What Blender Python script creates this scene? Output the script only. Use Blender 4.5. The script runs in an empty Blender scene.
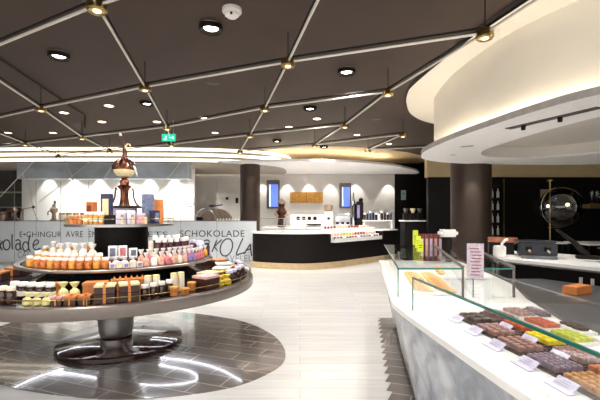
import bpy, bmesh, math, random
from mathutils import Vector, Matrix
random.seed(7)
PI = math.pi
sc = bpy.context.scene
C = sc.collection
R = math.radians

# ------------------------------------------------------------------ view
F, HZ, EYE = 385.0, 214.0, 1.55
def G(px, py, z):                       # ground point at height z seen at a photo position
    Y = F * (EYE - z) / (py - HZ)
    return ((px - 300) * Y / F, Y)
def DX(px, Y): return (px - 300) * Y / F
def DZ(py, Y): return EYE + (HZ - py) * Y / F

# ------------------------------------------------------------------ materials
def lin(c):
    if isinstance(c, str):
        c = tuple(int(c[i:i + 2], 16) / 255 for i in (0, 2, 4))
    return tuple((v / 12.92 if v <= .04045 else ((v + .055) / 1.055) ** 2.4) for v in c) + (1,)
MATS = {}
def mat(name, col, rough=.5, metal=0, var=.12, scale=12, coat=0, bump=0, spec=.5, sheen=0):
    if name in MATS: return MATS[name]
    m = bpy.data.materials.new(name); m.use_nodes = True
    nt = m.node_tree; p = nt.nodes['Principled BSDF']
    c = lin(col)
    tc = nt.nodes.new('ShaderNodeTexCoord'); n = nt.nodes.new('ShaderNodeTexNoise')
    n.inputs['Scale'].default_value = scale; n.inputs['Detail'].default_value = 3
    nt.links.new(tc.outputs['Object'], n.inputs['Vector'])
    r = nt.nodes.new('ShaderNodeValToRGB')
    r.color_ramp.elements[0].position = .3; r.color_ramp.elements[1].position = .7
    r.color_ramp.elements[0].color = tuple(v * (1 - var) for v in c[:3]) + (1,)
    r.color_ramp.elements[1].color = tuple(min(1, v * (1 + var)) for v in c[:3]) + (1,)
    nt.links.new(n.outputs['Fac'], r.inputs['Fac']); nt.links.new(r.outputs['Color'], p.inputs['Base Color'])
    p.inputs['Roughness'].default_value = rough; p.inputs['Metallic'].default_value = metal
    p.inputs['Coat Weight'].default_value = coat; p.inputs['Coat Roughness'].default_value = .04
    p.inputs['Specular IOR Level'].default_value = spec
    if bump:
        b = nt.nodes.new('ShaderNodeBump'); b.inputs['Strength'].default_value = bump; b.inputs['Distance'].default_value = .01
        nt.links.new(n.outputs['Fac'], b.inputs['Height']); nt.links.new(b.outputs['Normal'], p.inputs['Normal'])
    MATS[name] = m
    return m
def emit(name, col, s):
    if name in MATS: return MATS[name]
    m = bpy.data.materials.new(name); m.use_nodes = True; nt = m.node_tree
    p = nt.nodes['Principled BSDF']; p.inputs['Base Color'].default_value = lin(col)
    p.inputs['Emission Color'].default_value = lin(col); p.inputs['Emission Strength'].default_value = s
    MATS[name] = m; return m
def glass(name, tint, refl=1.0, ior=1.45, rough=0.0):
    if name in MATS: return MATS[name]
    m = bpy.data.materials.new(name); m.use_nodes = True; nt = m.node_tree
    nt.nodes.clear()
    o = nt.nodes.new('ShaderNodeOutputMaterial'); mx = nt.nodes.new('ShaderNodeMixShader')
    t = nt.nodes.new('ShaderNodeBsdfTransparent'); g = nt.nodes.new('ShaderNodeBsdfGlossy'); f = nt.nodes.new('ShaderNodeFresnel')
    t.inputs['Color'].default_value = lin(tint); g.inputs['Roughness'].default_value = rough
    f.inputs['IOR'].default_value = ior
    mu = nt.nodes.new('ShaderNodeMath'); mu.operation = 'MULTIPLY'; mu.inputs[1].default_value = refl
    nt.links.new(f.outputs[0], mu.inputs[0]); nt.links.new(mu.outputs[0], mx.inputs[0])
    nt.links.new(t.outputs[0], mx.inputs[1]); nt.links.new(g.outputs[0], mx.inputs[2])
    nt.links.new(mx.outputs[0], o.inputs['Surface'])
    MATS[name] = m; return m

def brick_mat(name, c1, c2, mortar, scale, bw, rh, ms, rough, rot=0, streak=.0, coat=0, bump=.2, spec=.5):
    m = bpy.data.materials.new(name); m.use_nodes = True; nt = m.node_tree; p = nt.nodes['Principled BSDF']
    tc = nt.nodes.new('ShaderNodeTexCoord'); mp = nt.nodes.new('ShaderNodeMapping'); mp.inputs['Rotation'].default_value[2] = rot
    b = nt.nodes.new('ShaderNodeTexBrick'); b.inputs['Scale'].default_value = scale
    b.inputs['Brick Width'].default_value = bw; b.inputs['Row Height'].default_value = rh; b.inputs['Mortar Size'].default_value = ms
    b.inputs['Color1'].default_value = lin(c1); b.inputs['Color2'].default_value = lin(c2); b.inputs['Mortar'].default_value = lin(mortar)
    b.offset = .37
    nt.links.new(tc.outputs['Object'], mp.inputs['Vector']); nt.links.new(mp.outputs['Vector'], b.inputs['Vector'])
    n = nt.nodes.new('ShaderNodeTexNoise'); mp2 = nt.nodes.new('ShaderNodeMapping'); mp2.inputs['Scale'].default_value = (.6, 7, 1); mp2.inputs['Rotation'].default_value[2] = rot
    n.inputs['Scale'].default_value = 3; n.inputs['Detail'].default_value = 5
    nt.links.new(tc.outputs['Object'], mp2.inputs['Vector']); nt.links.new(mp2.outputs['Vector'], n.inputs['Vector'])
    mx = nt.nodes.new('ShaderNodeMix'); mx.data_type = 'RGBA'; mx.blend_type = 'OVERLAY'; mx.inputs[0].default_value = streak
    nt.links.new(b.outputs['Color'], mx.inputs[6]); nt.links.new(n.outputs['Fac'], mx.inputs[7])
    nt.links.new(mx.outputs[2], p.inputs['Base Color'])
    p.inputs['Roughness'].default_value = rough; p.inputs['Coat Weight'].default_value = coat; p.inputs['Coat Roughness'].default_value = .03
    p.inputs['Specular IOR Level'].default_value = spec
    bp = nt.nodes.new('ShaderNodeBump'); bp.inputs['Strength'].default_value = bump; bp.inputs['Distance'].default_value = .002; bp.invert = True
    nt.links.new(b.outputs['Fac'], bp.inputs['Height']); nt.links.new(bp.outputs['Normal'], p.inputs['Normal'])
    MATS[name] = m; return m

def marble_mat(name, base, vein, rough=.2, scale=2.2, amt=.55):
    m = bpy.data.materials.new(name); m.use_nodes = True; nt = m.node_tree; p = nt.nodes['Principled BSDF']
    tc = nt.nodes.new('ShaderNodeTexCoord'); n = nt.nodes.new('ShaderNodeTexNoise'); w = nt.nodes.new('ShaderNodeTexWave')
    n.inputs['Scale'].default_value = scale; n.inputs['Detail'].default_value = 9; n.inputs['Roughness'].default_value = .62; n.inputs['Distortion'].default_value = .6
    w.inputs['Scale'].default_value = scale * .7; w.inputs['Distortion'].default_value = 9; w.inputs['Detail'].default_value = 4; w.bands_direction = 'DIAGONAL'
    nt.links.new(tc.outputs['Object'], n.inputs['Vector']); nt.links.new(tc.outputs['Object'], w.inputs['Vector'])
    r = nt.nodes.new('ShaderNodeValToRGB'); r.color_ramp.elements[0].position = .36; r.color_ramp.elements[1].position = .62
    r.color_ramp.elements[0].color = lin(vein); r.color_ramp.elements[1].color = lin(base)
    r2 = nt.nodes.new('ShaderNodeValToRGB'); r2.color_ramp.elements[0].position = 0; r2.color_ramp.elements[1].position = .35
    r2.color_ramp.elements[0].color = lin(vein); r2.color_ramp.elements[1].color = (1, 1, 1, 1)
    nt.links.new(n.outputs['Fac'], r.inputs['Fac']); nt.links.new(w.outputs['Fac'], r2.inputs['Fac'])
    mx = nt.nodes.new('ShaderNodeMix'); mx.data_type = 'RGBA'; mx.blend_type = 'MULTIPLY'; mx.inputs[0].default_value = amt
    nt.links.new(r.outputs['Color'], mx.inputs[6]); nt.links.new(r2.outputs['Color'], mx.inputs[7]); nt.links.new(mx.outputs[2], p.inputs['Base Color'])
    p.inputs['Roughness'].default_value = rough
    MATS[name] = m; return m

M = dict(
    dark_ceiling=mat('ceiling_paint', '3f3027', .75, var=.06, scale=2),
    white=mat('white_paint', 'f9f7f5', .6, var=.03),
    cream=mat('cream_plaster', 'efe8da', .65, var=.02, scale=3),
    wall=mat('wall_paint', 'd6d2cc', .6, var=.03, scale=2),
    whitewall=mat('white_wall_paint', 'eceae8', .6, var=.03, scale=2),
    beige=mat('beige_band', 'c9b48c', .6, var=.05, scale=3),
    black=mat('black_panel', '0e0b0a', .45, var=.2, scale=5, spec=.2),
    blackmatte=mat('black_matte', '14100e', .6, var=.2, scale=8, spec=.25),
    front=mat('dark_counter_front', '140e0d', .55, var=.15, scale=6, spec=.2),
    pillar=mat('bronze_pillar', '44372f', .42, metal=.35, var=.08, scale=3),
    alu=mat('aluminium', 'c9c5c0', .3, metal=.9, var=.05, scale=30),
    rail=mat('rail_metal', 'd8d2c8', .35, metal=.35, var=.05, scale=30),
    brass=mat('brass', 'a8905c', .28, metal=1, var=.15, scale=40),
    chrome=mat('polished_steel', 'c4c8cc', .12, metal=1, var=.03, scale=4),
    steel=mat('brushed_steel', 'a8a4a1', .33, metal=.95, var=.06, scale=40),
    band=mat('shelf_edge_metal', '8f8580', .36, metal=.8, var=.05, scale=20),
    copper=mat('copper', '94604a', .25, metal=1, var=.3, scale=9),
    darkcopper=mat('dark_copper', '55372d', .3, metal=.8, var=.35, scale=9),
    mahog=mat('mahogany_lacquer', '35190f', .12, var=.3, scale=5, coat=.7),
    darkglass=mat('dark_glass', '2b2c31', .12, var=.15, scale=3, coat=.3),
    wood=mat('light_wood', 'c9b087', .45, var=.1, scale=6),
    whitetop=mat('white_counter', 'f4f3f1', .2, var=.02),
    stainless=mat('stainless_top', '626267', .28, metal=.5, var=.12, scale=5),
    plastic_white=mat('white_plastic', 'f1efec', .4, var=.03),
    paper=mat('paper_white', 'f5f2ee', .7, var=.04),
    lilac=mat('lilac_card', 'd6cfe8', .6, var=.06, scale=20),
    honey=mat('honey', 'bd6a2c', .25, var=.35, scale=40, coat=.4),
    amber=mat('amber', 'd9953a', .3, var=.3, scale=40, coat=.3),
    darkjar=mat('dark_chocolate_jar', '331a14', .2, var=.4, scale=40, coat=.5),
    purplejar=mat('plum_jar', '4b2530', .25, var=.4, scale=40, coat=.4),
    whitelid=mat('white_lid', 'f0ece8', .45, var=.05),
    pinkbag=mat('pink_sweets', 'e2a493', .4, var=.5, scale=55, bump=.3),
    redbag=mat('red_sweets', 'c8707c', .4, var=.5, scale=55, bump=.3),
    purplebag=mat('purple_sweets', '8a78ae', .4, var=.5, scale=55, bump=.3),
    orangebag=mat('orange_sweets', 'e2a23c', .4, var=.4, scale=55, bump=.3),
    creambag=mat('cream_sweets', 'eadcc4', .5, var=.25, scale=45, bump=.3),
    whitebag=mat('white_sweets', 'f3ece6', .5, var=.12, scale=45, bump=.3),
    bagtop=mat('cellophane', 'f4f0f2', .25, var=.08, scale=60, coat=.4),
    orangebox=mat('orange_box', 'c97a3e', .5, var=.15),
    tanbox=mat('tan_box', 'b9793f', .5, var=.2),
    goldbox=mat('gold_top', 'e3d3a6', .45, var=.12, scale=25),
    brownbox=mat('brown_box', '3a1d15', .4, var=.3),
    ribbon=mat('orange_ribbon', 'd9803a', .35, var=.15),
    pinktop=mat('pink_top', 'd8a8a6', .5, var=.2, scale=30),
    yellow=mat('yellow_pack', 'e0c231', .4, var=.25, scale=25),
    paleyellow=mat('pale_yellow_pack', 'efe2a0', .45, var=.2, scale=25),
    creamtube=mat('cream_tube', 'efe6cf', .45, var=.1),
    navy=mat('navy_box', '252c4e', .4, var=.3, scale=25),
    bluegrey=mat('bluegrey_box', '6d7690', .4, var=.4, scale=30),
    choc=mat('dark_chocolate', '3a1f18', .35, var=.35, scale=30),
    milk=mat('milk_chocolate', '7d4a34', .35, var=.3, scale=30),
    caramel=mat('caramel', 'd09a62', .4, var=.3, scale=50, bump=.4),
    pastry=mat('golden_pastry', 'e6ac72', .5, var=.35, scale=40, bump=.3),
    lilacchoc=mat('lilac_praline', '9c8796', .45, var=.4, scale=60, bump=.3),
    pinkchoc=mat('dusty_pink_choc', 'a98379', .4, var=.3, scale=40, bump=.2),
    orangechoc=mat('orange_choc', 'c65c33', .35, var=.25, scale=40),
    yellowchoc=mat('yellow_choc', 'f0df2c', .35, var=.12, scale=40),
    greenchoc=mat('green_yellow_choc', 'c6cf4a', .4, var=.2, scale=40),
    greencard=mat('yellow_green_card', 'd3e02c', .4, var=.08),
    menucard=mat('menu_card', 'b5a8b4', .35, var=.25, scale=60),
    redbrown=mat('red_brown_pack', '7d3a32', .4, var=.3, scale=20),
    maroon=mat('maroon_seat', '3a1620', .5, var=.15),
    teal=mat('teal_plate', '9fc3ba', .35, var=.12, scale=14),
    tan=mat('tan_wood', '9a8570', .5, var=.2, scale=9),
    fascia=mat('blue_grey_fascia', 'c9ced8', .28, metal=.1, var=.3, scale=1.1),
    frost=mat('frosted_film', 'cbd2d8', .4, var=.05, scale=3),
    ink=mat('print_ink', '3c3835', .5, var=.1),
    faint=mat('faint_print', '8e9294', .5, var=.1),
    glassedge=mat('glass_edge', '1f6a5e', .15, var=.1, coat=.5),
    greyrail=mat('grey_rail', '6a6564', .35, metal=.6, var=.1),
    dk_blue=mat('dark_blue_machine', '121724', .3, var=.3),
    board=mat('gold_brown_board', 'a8762c', .45, var=.3, scale=14),
    smoke=mat('detector_plastic', 'dedbd6', .5, var=.03),
)
E_lens = emit('lamp_lens', 'fff4e2', 10)
E_spot = emit('rail_spot_lens', 'ffe9c4', 2.2)
E_under = emit('under_shelf_led', 'f4f6ff', 15)
E_node = emit('spot_lens', 'ffe3b0', 6)
E_cove = emit('cove_led', 'fff2dc', 1.6)
E_strip = emit('cove_strip', 'fff3e0', 15)
E_strip2 = emit('slab_strip', 'fff0d4', 46)
E_green = emit('exit_green', '1fb890', .9)
E_white = emit('exit_white', 'ffffff', .9)
E_blue = emit('screen_blue', '5a74e0', .95)
E_bluel = emit('screen_pale', 'c4d4ff', 1.0)
G_clear = glass('clear_glass', 'feffff', .3)
G_screen = glass('screen_glass', 'f8fafa', .6, 1.5)
G_globe = glass('globe_glass', 'e8edf0', 1.6, 1.5)

# ------------------------------------------------------------------ mesh builder
class MB:
    def __init__(s): s.b = bmesh.new()
    def box(s, c, d, rz=0, bev=0, top=1.0):
        m = Matrix.Translation(c) @ Matrix.Rotation(rz, 4, 'Z') @ Matrix.Diagonal((d[0], d[1], d[2], 1))
        r = bmesh.ops.create_cube(s.b, size=1)
        if top != 1.0:
            for v in r['verts']:
                if v.co.z > 0: v.co.x *= top; v.co.y *= top
        bmesh.ops.transform(s.b, matrix=m, verts=r['verts'])
        if bev:
            es = list({e for v in r['verts'] for e in v.link_edges})
            bmesh.ops.bevel(s.b, geom=es, offset=bev, segments=2, affect='EDGES')
        return s
    def lathe(s, prof, n=24, c=(0, 0, 0), sx=1, sy=1):
        rings = []
        for r, z in prof:
            if r < 1e-6: rings.append([s.b.verts.new((c[0], c[1], c[2] + z))])
            else: rings.append([s.b.verts.new((c[0] + r * sx * math.cos(2 * PI * k / n), c[1] + r * sy * math.sin(2 * PI * k / n), c[2] + z)) for k in range(n)])
        for a, b in zip(rings, rings[1:]):
            for k in range(n):
                q = [a[k % len(a)], a[(k + 1) % len(a)], b[(k + 1) % len(b)], b[k % len(b)]]
                u = []
                for v in q:
                    if v not in u: u.append(v)
                if len(u) > 2: s.b.faces.new(u)
        return s
    def tube(s, pts, r, n=8, cap=True):
        P = [Vector(p) for p in pts]; rs = r if isinstance(r, (list, tuple)) else [r] * len(P)
        rings = []; up = None
        for i, p in enumerate(P):
            t = (P[min(i + 1, len(P) - 1)] - P[max(i - 1, 0)]).normalized()
            if up is None: up = Vector((0, 0, 1)) if abs(t.z) < .9 else Vector((1, 0, 0))
            a = t.cross(up).normalized(); up = a.cross(t).normalized()
            rings.append([s.b.verts.new(p + rs[i] * (a * math.cos(2 * PI * k / n) + up * math.sin(2 * PI * k / n))) for k in range(n)])
        for a, b in zip(rings, rings[1:]):
            for k in range(n): s.b.faces.new((a[k], a[(k + 1) % n], b[(k + 1) % n], b[k]))
        if cap: s.b.faces.new(rings[0][::-1]); s.b.faces.new(rings[-1])
        return s
    def prism(s, pts, z0, z1, top=True, bot=True):
        a = [s.b.verts.new((x, y, z0)) for x, y in pts]; b = [s.b.verts.new((x, y, z1)) for x, y in pts]
        n = len(pts)
        for k in range(n): s.b.faces.new((a[k], a[(k + 1) % n], b[(k + 1) % n], b[k]))
        if bot: s.b.faces.new(a[::-1])
        if top: s.b.faces.new(b)
        return s
    def holed(s, outer, inner, z0, z1):
        for z in (z0, z1):
            es = []
            for loop in (outer, inner):
                vs = [s.b.verts.new((x, y, z)) for x, y in loop]
                es += [s.b.edges.new((vs[k], vs[(k + 1) % len(vs)])) for k in range(len(vs))]
            bmesh.ops.triangle_fill(s.b, edges=es, use_beauty=True, use_dissolve=False)
        s.prism(outer, z0, z1, False, False); s.prism(inner, z0, z1, False, False)
        bmesh.ops.remove_doubles(s.b, verts=s.b.verts, dist=1e-5)
        return s
    def ribbon(s, pts, z0, z1):               # vertical open sheet with thickness left to the caller
        a = [s.b.verts.new((x, y, z0)) for x, y in pts]; b = [s.b.verts.new((x, y, z1)) for x, y in pts]
        for k in range(len(pts) - 1): s.b.faces.new((a[k], a[k + 1], b[k + 1], b[k]))
        return s
    def sphere(s, c, r, sz=1, n=16, sx=1, sy=1):
        q = bmesh.ops.create_uvsphere(s.b, u_segments=n, v_segments=n // 2 + 2, radius=r)
        bmesh.ops.transform(s.b, matrix=Matrix.Translation(c) @ Matrix.Diagonal((sx, sy, sz, 1)), verts=q['verts'])
        return s
    def mesh(s, name, smooth=True):
        bmesh.ops.recalc_face_normals(s.b, faces=s.b.faces)
        me = bpy.data.meshes.new(name); s.b.to_mesh(me); s.b.free()
        if smooth:
            me.shade_smooth(); me.set_sharp_from_angle(angle=R(38))
        return me
def link(name, me, m, parent=None, loc=(0, 0, 0), rz=0):
    if m is not None and not me.materials: me.materials.append(m)
    o = bpy.data.objects.new(name, me); C.objects.link(o)
    o.location = loc; o.rotation_euler[2] = rz
    if parent: o.parent = parent
    return o
def obj(name, mb, m, parent=None, loc=(0, 0, 0), rz=0, smooth=True):
    return link(name, mb.mesh(name, smooth), m, parent, loc, rz)
def tag(o, label, cat, group=None):
    o['label'] = label; o['category'] = cat
    if group: o['group'] = group
    return o
def thing(name, label, cat, loc=(0, 0, 0), rz=0, group=None):
    o = bpy.data.objects.new(name, None); o.empty_display_size = .05; C.objects.link(o)
    o.location = loc; o.rotation_euler[2] = rz
    return tag(o, label, cat, group)
def struct(name, mb, m, parent=None, smooth=True):
    o = obj(name, mb, m, parent, smooth=smooth)
    if not parent: o['kind'] = 'structure'
    return o
CACHE = {}
def cached(key, fn):
    if key not in CACHE: CACHE[key] = fn()
    return CACHE[key]
ORD = ['first', 'second', 'third', 'fourth', 'fifth', 'sixth', 'seventh', 'eighth', 'ninth', 'tenth', 'eleventh', 'twelfth', 'thirteenth', 'fourteenth', 'fifteenth', 'sixteenth', 'seventeenth', 'eighteenth']
def spline(P, sub=8, closed=True):
    out = []; n = len(P); rng = n if closed else n - 1
    for i in range(rng):
        g = lambda k: Vector(P[k % n]) if closed else Vector(P[max(0, min(n - 1, k))])
        p0, p1, p2, p3 = g(i - 1), g(i), g(i + 1), g(i + 2)
        for k in range(sub):
            t = k / sub
            q = .5 * ((2 * p1) + (p2 - p0) * t + (2 * p0 - 5 * p1 + 4 * p2 - p3) * t * t + (3 * p1 - p0 - 3 * p2 + p3) * t ** 3)
            out.append(tuple(q))
    if not closed: out.append(tuple(P[-1]))
    return out
def offset(P, d):                        # closed outline moved inward (counter-clockwise lists) or outward
    n = len(P); out = []
    area = sum(P[i][0] * P[(i + 1) % n][1] - P[(i + 1) % n][0] * P[i][1] for i in range(n))
    sg = 1 if area > 0 else -1
    for i in range(n):
        t = (Vector(P[(i + 1) % n]) - Vector(P[i - 1])).normalized()
        out.append((P[i][0] - sg * d * t.y, P[i][1] + sg * d * t.x))
    return out
def circle(cx, cy, r, n=96): return [(cx + r * math.cos(2 * PI * k / n), cy + r * math.sin(2 * PI * k / n)) for k in range(n)]
def inside(p, poly):
    x, y = p; c = False
    for i in range(len(poly)):
        (x1, y1), (x2, y2) = poly[i - 1], poly[i]
        if (y1 > y) != (y2 > y) and x < (x2 - x1) * (y - y1) / (y2 - y1) + x1: c = not c
    return c
def lamp(name, loc, power, size=R(110), blend=.6, col=(1, .95, .88), parent=None, aim=None, rad=.05):
    l = bpy.data.lights.new(name, 'SPOT'); l.energy = power; l.spot_size = size; l.spot_blend = blend; l.color = col; l.shadow_soft_size = rad
    o = bpy.data.objects.new(name, l); C.objects.link(o); o.location = loc
    if aim is not None: o.rotation_euler = (Vector(aim) - Vector(loc)).to_track_quat('-Z', 'Y').to_euler()
    if parent: o.parent = parent
    return o

# ------------------------------------------------------------------ shell
X0, X1, Y0, Y1, ZC = -12.0, 10.5, -2.6, 15.95, 3.65
floor_m = brick_mat('floor_stone', 'c8c7c6', 'c0bebc', 'b0adaa', 1, 1.6, .19, .004, .22, streak=.22, bump=.05, spec=.4)
struct('floor', MB().box(((X0 + X1) / 2, (Y0 + 18) / 2, -.05), (X1 - X0 + .6, 18 - Y0 + .6, .1)), floor_m, smooth=False)
struct('ceiling', MB().box(((X0 + X1) / 2, (Y0 + 18) / 2, ZC + .05), (X1 - X0 + .6, 18 - Y0 + .6, .1)), M['dark_ceiling'], smooth=False)
struct('wall_left', MB().box((X0 - .1, 7.7, ZC / 2), (.2, 20.8, ZC)), M['wall'], smooth=False)
struct('wall_right', MB().box((X1 + .1, 7.7, ZC / 2), (.2, 20.8, ZC)), M['blackmatte'], smooth=False)
# header and two piers; opening added to let world light in as fill
struct('wall_front', MB().box(((X0 + X1) / 2, Y0 - .1, 3.4), (X1 - X0, .2, .5)).box((X0 + .4, Y0 - .1, 1.575), (.8, .2, 3.15)).box((X1 - .4, Y0 - .1, 1.575), (.8, .2, 3.15)), M['wall'], smooth=False)
struct('wall_back', MB().box((-1.0, Y1 + .1, ZC / 2), (13.2, .2, ZC)), M['wall'], smooth=False)
# workshop wall behind the glass screen
struct('wall_workshop', MB().box((-6.9, 13.9, 1.6), (6.2, .12, 3.2)), M['whitewall'], smooth=False)
struct('wall_alcove', MB().box((-11.2, 14.6, ZC / 2), (2.6, .1, ZC)), M['blackmatte'], smooth=False)
# dark wall to the right of the back wall, and the wall of the bar
struct('wall_passage', MB().box((5.5, 15.965, ZC / 2), (3.16, .05, ZC)).box((7.1, 14.0, ZC / 2), (.12, 3.9, ZC)), M['black'], smooth=False)
struct('wall_bar', MB().box((7.3, 12.1, 1.35), (6.6, .2, 2.7)), M['black'], smooth=False)
struct('trim_1', MB().box((7.25, 12.08, 3.175), (6.6, .26, .95)), M['beige'], smooth=False)
# dark tile inlay under the round table, and the saw-tooth border by the marble counter
tile_m = brick_mat('dark_tile', '6d6460', '5f5753', '9a918a', 1, .62, .2, .007, .13, rot=R(20), streak=.25, coat=.5, bump=.25)
inlay = spline([(-.16, 4.26), (-.25, 3.825), (-.66, 3.41), (-1.42, 3.217), (-2.147, 3.306), (-2.85, 3.55), (-3.5, 3.9), (-4.0, 4.5), (-4.15, 5.15), (-3.95, 5.75), (-3.1, 6.15), (-2, 6.1), (-1.2, 5.79), (-.7, 5.42), (-.315, 4.85)])
struct('floor_inlay', MB().prism(inlay, 0, .004), tile_m, smooth=False)
saw = []
pA, pB = Vector(G(377, 318, 0)), Vector(G(389, 412, 0))
for k in range(16):
    t = k / 15; q = pA.lerp(pB, t); saw.append((q.x, q.y)); saw.append((q.x + .05, q.y - .02))
saw2 = saw + [(1.4, pB.y), (1.5, pA.y)]
struct('floor_border', MB().prism(saw2, 0, .003), tile_m, smooth=False)

# ------------------------------------------------------------------ pillars
struct('pillar_left', MB().lathe([(.335, 0), (.335, 3.25)], 40, (-1.675, 12.95, 0)), M['pillar'])
struct('pillar_right', MB().lathe([(.41, 0), (.41, 3.0)], 48, (3.69, 8.32, 0)), M['pillar'])

# ------------------------------------------------------------------ back soffits with glowing tiers
def sup(cx, cy, a, b, n, k=72):
    out = []
    for i in range(k):
        t = 2 * PI * i / k; c, s = math.cos(t), math.sin(t)
        out.append((cx + a * math.copysign(abs(c) ** (2 / n), c), min(15.9, cy + b * math.copysign(abs(s) ** (2 / n), s))))
    return out
for k in range(3):
    zt = ZC - .155 * k
    base = sup(-6.5, 14.75, 6.15 - .12 * k, 2.7 - .1 * k, 3.0)
    lipo = sup(-6.5, 14.75, 6.15 - .12 * k + .07, 2.7 - .1 * k + .07, 3.0)
    struct('ceiling_tier' if k == 0 else 'ceiling_tier.%03d' % k, MB().prism(base, zt - .12, zt - .002).prism(lipo, zt - .155, zt - .12), mat('tier_lip', 'a89e90', .6))
    led = sup(-6.5, 14.75, 6.15 - .12 * k + .01, 2.7 - .1 * k + .01, 3.0)
    t = obj('cove_light', MB().ribbon(led + [led[0]], zt - .115, zt - .015), E_cove)
    tag(t, ['topmost of the three curved glowing cove bands above the glass screen', 'middle one of the three curved glowing cove bands above the glass screen', 'lowest of the three curved glowing cove bands above the glass screen'][k], 'light', 'glowing cove bands')
slab = spline([(-3.6, 12.75), (-2.5, 12.45), (-1.2, 12.2), (0, 12.0), (1.43, 12.2), (2.6, 12.75), (3.5, 13.5)], closed=False) + [(3.5, 13.45), (3.0, 13.5), (3.0, 15.9), (-3.6, 15.9)]
slab = slab[:-4] + [(4.4, 14.6), (4.8, 15.5), (4.8, 15.9), (-3.6, 15.9)]
struct('ceiling_slab', MB().prism(slab, 3.2, 3.27), M['white'])
lp = spline([(-2.6, 13.35), (-1.2, 13.0), (0, 12.85), (1.4, 13.05), (2.5, 13.6), (3.3, 14.3)], closed=False)
struct('ceiling_panel', MB().prism(spline([(-1.2, 12.3), (0, 11.9), (1.5, 12.0), (2.8, 12.5), (4.2, 13.6), (4.9, 15.0)], closed=False) + [(4.9, 15.9), (-1.2, 15.9)], 3.64, ZC - .001), mat('tan_plaster', 'a8977c', .7), smooth=False)  # tan sheet that paints the cove glow onto the dark ceiling
tag(obj('cove_strip', MB().tube([(x, y, 3.292) for x, y in lp], .018, 6), E_strip2), 'hidden light strip glowing on top of the white ceiling slab at the back', 'light')
# bluish fascia over the workshop window
struct('trim_2', MB().box((-6.3, 12.45, 2.93), (5.5, .3, .5)), M['fascia'], smooth=False)

# ------------------------------------------------------------------ oval ceiling over the marble counter
ring = spline([(2.16, 3.69), (1.93, 4.9), (1.80, 6.1), (1.84, 6.6), (1.98, 7.15), (2.32, 7.97), (2.93, 8.67), (4.0, 9.2), (6, 9.4), (8, 8.6), (9, 6), (8.2, 3), (6, 1.0), (4, .9), (2.75, 2.3)])
drum = spline([(2.68, 3.69), (2.36, 4.48), (2.25, 5.4), (2.26, 5.9), (2.31, 6.4), (2.42, 6.95), (2.7, 7.3), (3.3, 7.5), (4.5, 7.7), (6, 7.7), (7.4, 6.9), (7.9, 5.5), (7.2, 3.4), (5.8, 2.3), (4.4, 2.1), (3.3, 2.75)])
shelf = spline([(2.61, 3.35), (2.43, 3.75), (2.27, 4.41), (2.12, 5.3), (2.07, 6.1), (2.12, 6.7), (2.39, 7.35), (3.08, 7.85), (4.3, 8.1), (6, 8.1), (7.7, 7.4), (8.3, 5.5), (7.6, 3.1), (6, 1.8), (4.4, 1.5), (3.2, 2.3)])
hole = spline([(2.99, 6.0), (3.06, 6.5), (3.3, 6.9), (3.7, 7.1), (4.4, 7.15), (5.1, 6.6), (5.5, 5.5), (5.4, 4.2), (4.8, 3.3), (4.0, 3.1), (3.4, 3.6), (3.08, 4.7)])
struct('ceiling_ring', MB().prism(ring, 3.6, ZC - .002), M['cream'])
struct('ceiling_ring_edge', MB().ribbon([(x, y) for x, y in offset(ring, -.004)] + [offset(ring, -.004)[0]], 3.59, ZC - .003), M['greyrail'])
struct('ceiling_drum', MB().prism(drum, 2.60, 3.61, False, False), M['cream'])
struct('ceiling_shelf', MB().holed(shelf, hole, 2.59, 2.62), M['white'])
struct('ceiling_shelf_edge', MB().holed(offset(shelf, -.006), offset(shelf, .01), 2.592, 2.665), mat('grey_edge', 'b5b0ac', .5))
struct('ceiling_recess', MB().prism(offset(hole, -.25), 2.80, 2.82).ribbon(hole + [hole[0]], 2.6, 2.8), mat('recess_paint', 'd6d0c6', .7, var=.02))
mid = [((a[0] * .5 + b[0] * .5), (a[1] * .5 + b[1] * .5)) for a, b in zip(offset(drum, -.09), offset(drum, -.09))]
st = obj('cove_strip', MB().tube([(x, y, 2.635) for x, y in mid[:128]] + [(mid[0][0], mid[0][1], 2.635)], .012, 6), E_strip)
tag(st, 'hidden light strip behind the rim of the oval ceiling ring', 'light')
# track light in a slot under the oval ceiling
a, b = Vector(G(508, 128.5, 2.59)), Vector(G(600, 107, 2.59))
ang = math.atan2(b.y - a.y, b.x - a.x); L = (b - a).length
t = thing('track_light', 'dark grey track with two small lamps under the oval ceiling', 'light', ((a.x + b.x) / 2, (a.y + b.y) / 2, 2.59), ang)
obj('channel', MB().box((0, 0, -.004), (L, .1, .008)), M['greyrail'], t)
for s in (-.3, .12): obj('lamp_head', MB().lathe([(0, -.06), (.022, -.06), (.026, -.008)], 12, (s * L, 0, 0)), M['blackmatte'], t)
for k, (px, py) in enumerate([(453, 155), (464, 146.5), (470, 146)]):
    q = G(px, py, 2.59)
    tag(obj('downlight', MB().lathe([(0, -.004), (.05, -.004), (.06, -.001)], 16, (q[0], q[1], 2.59)), M['alu']), ['flush round downlight nearest the rim tip of the oval ceiling', 'left one of two flush downlights side by side under the oval ceiling', 'right one of two flush downlights side by side under the oval ceiling'][k], 'light')

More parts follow.
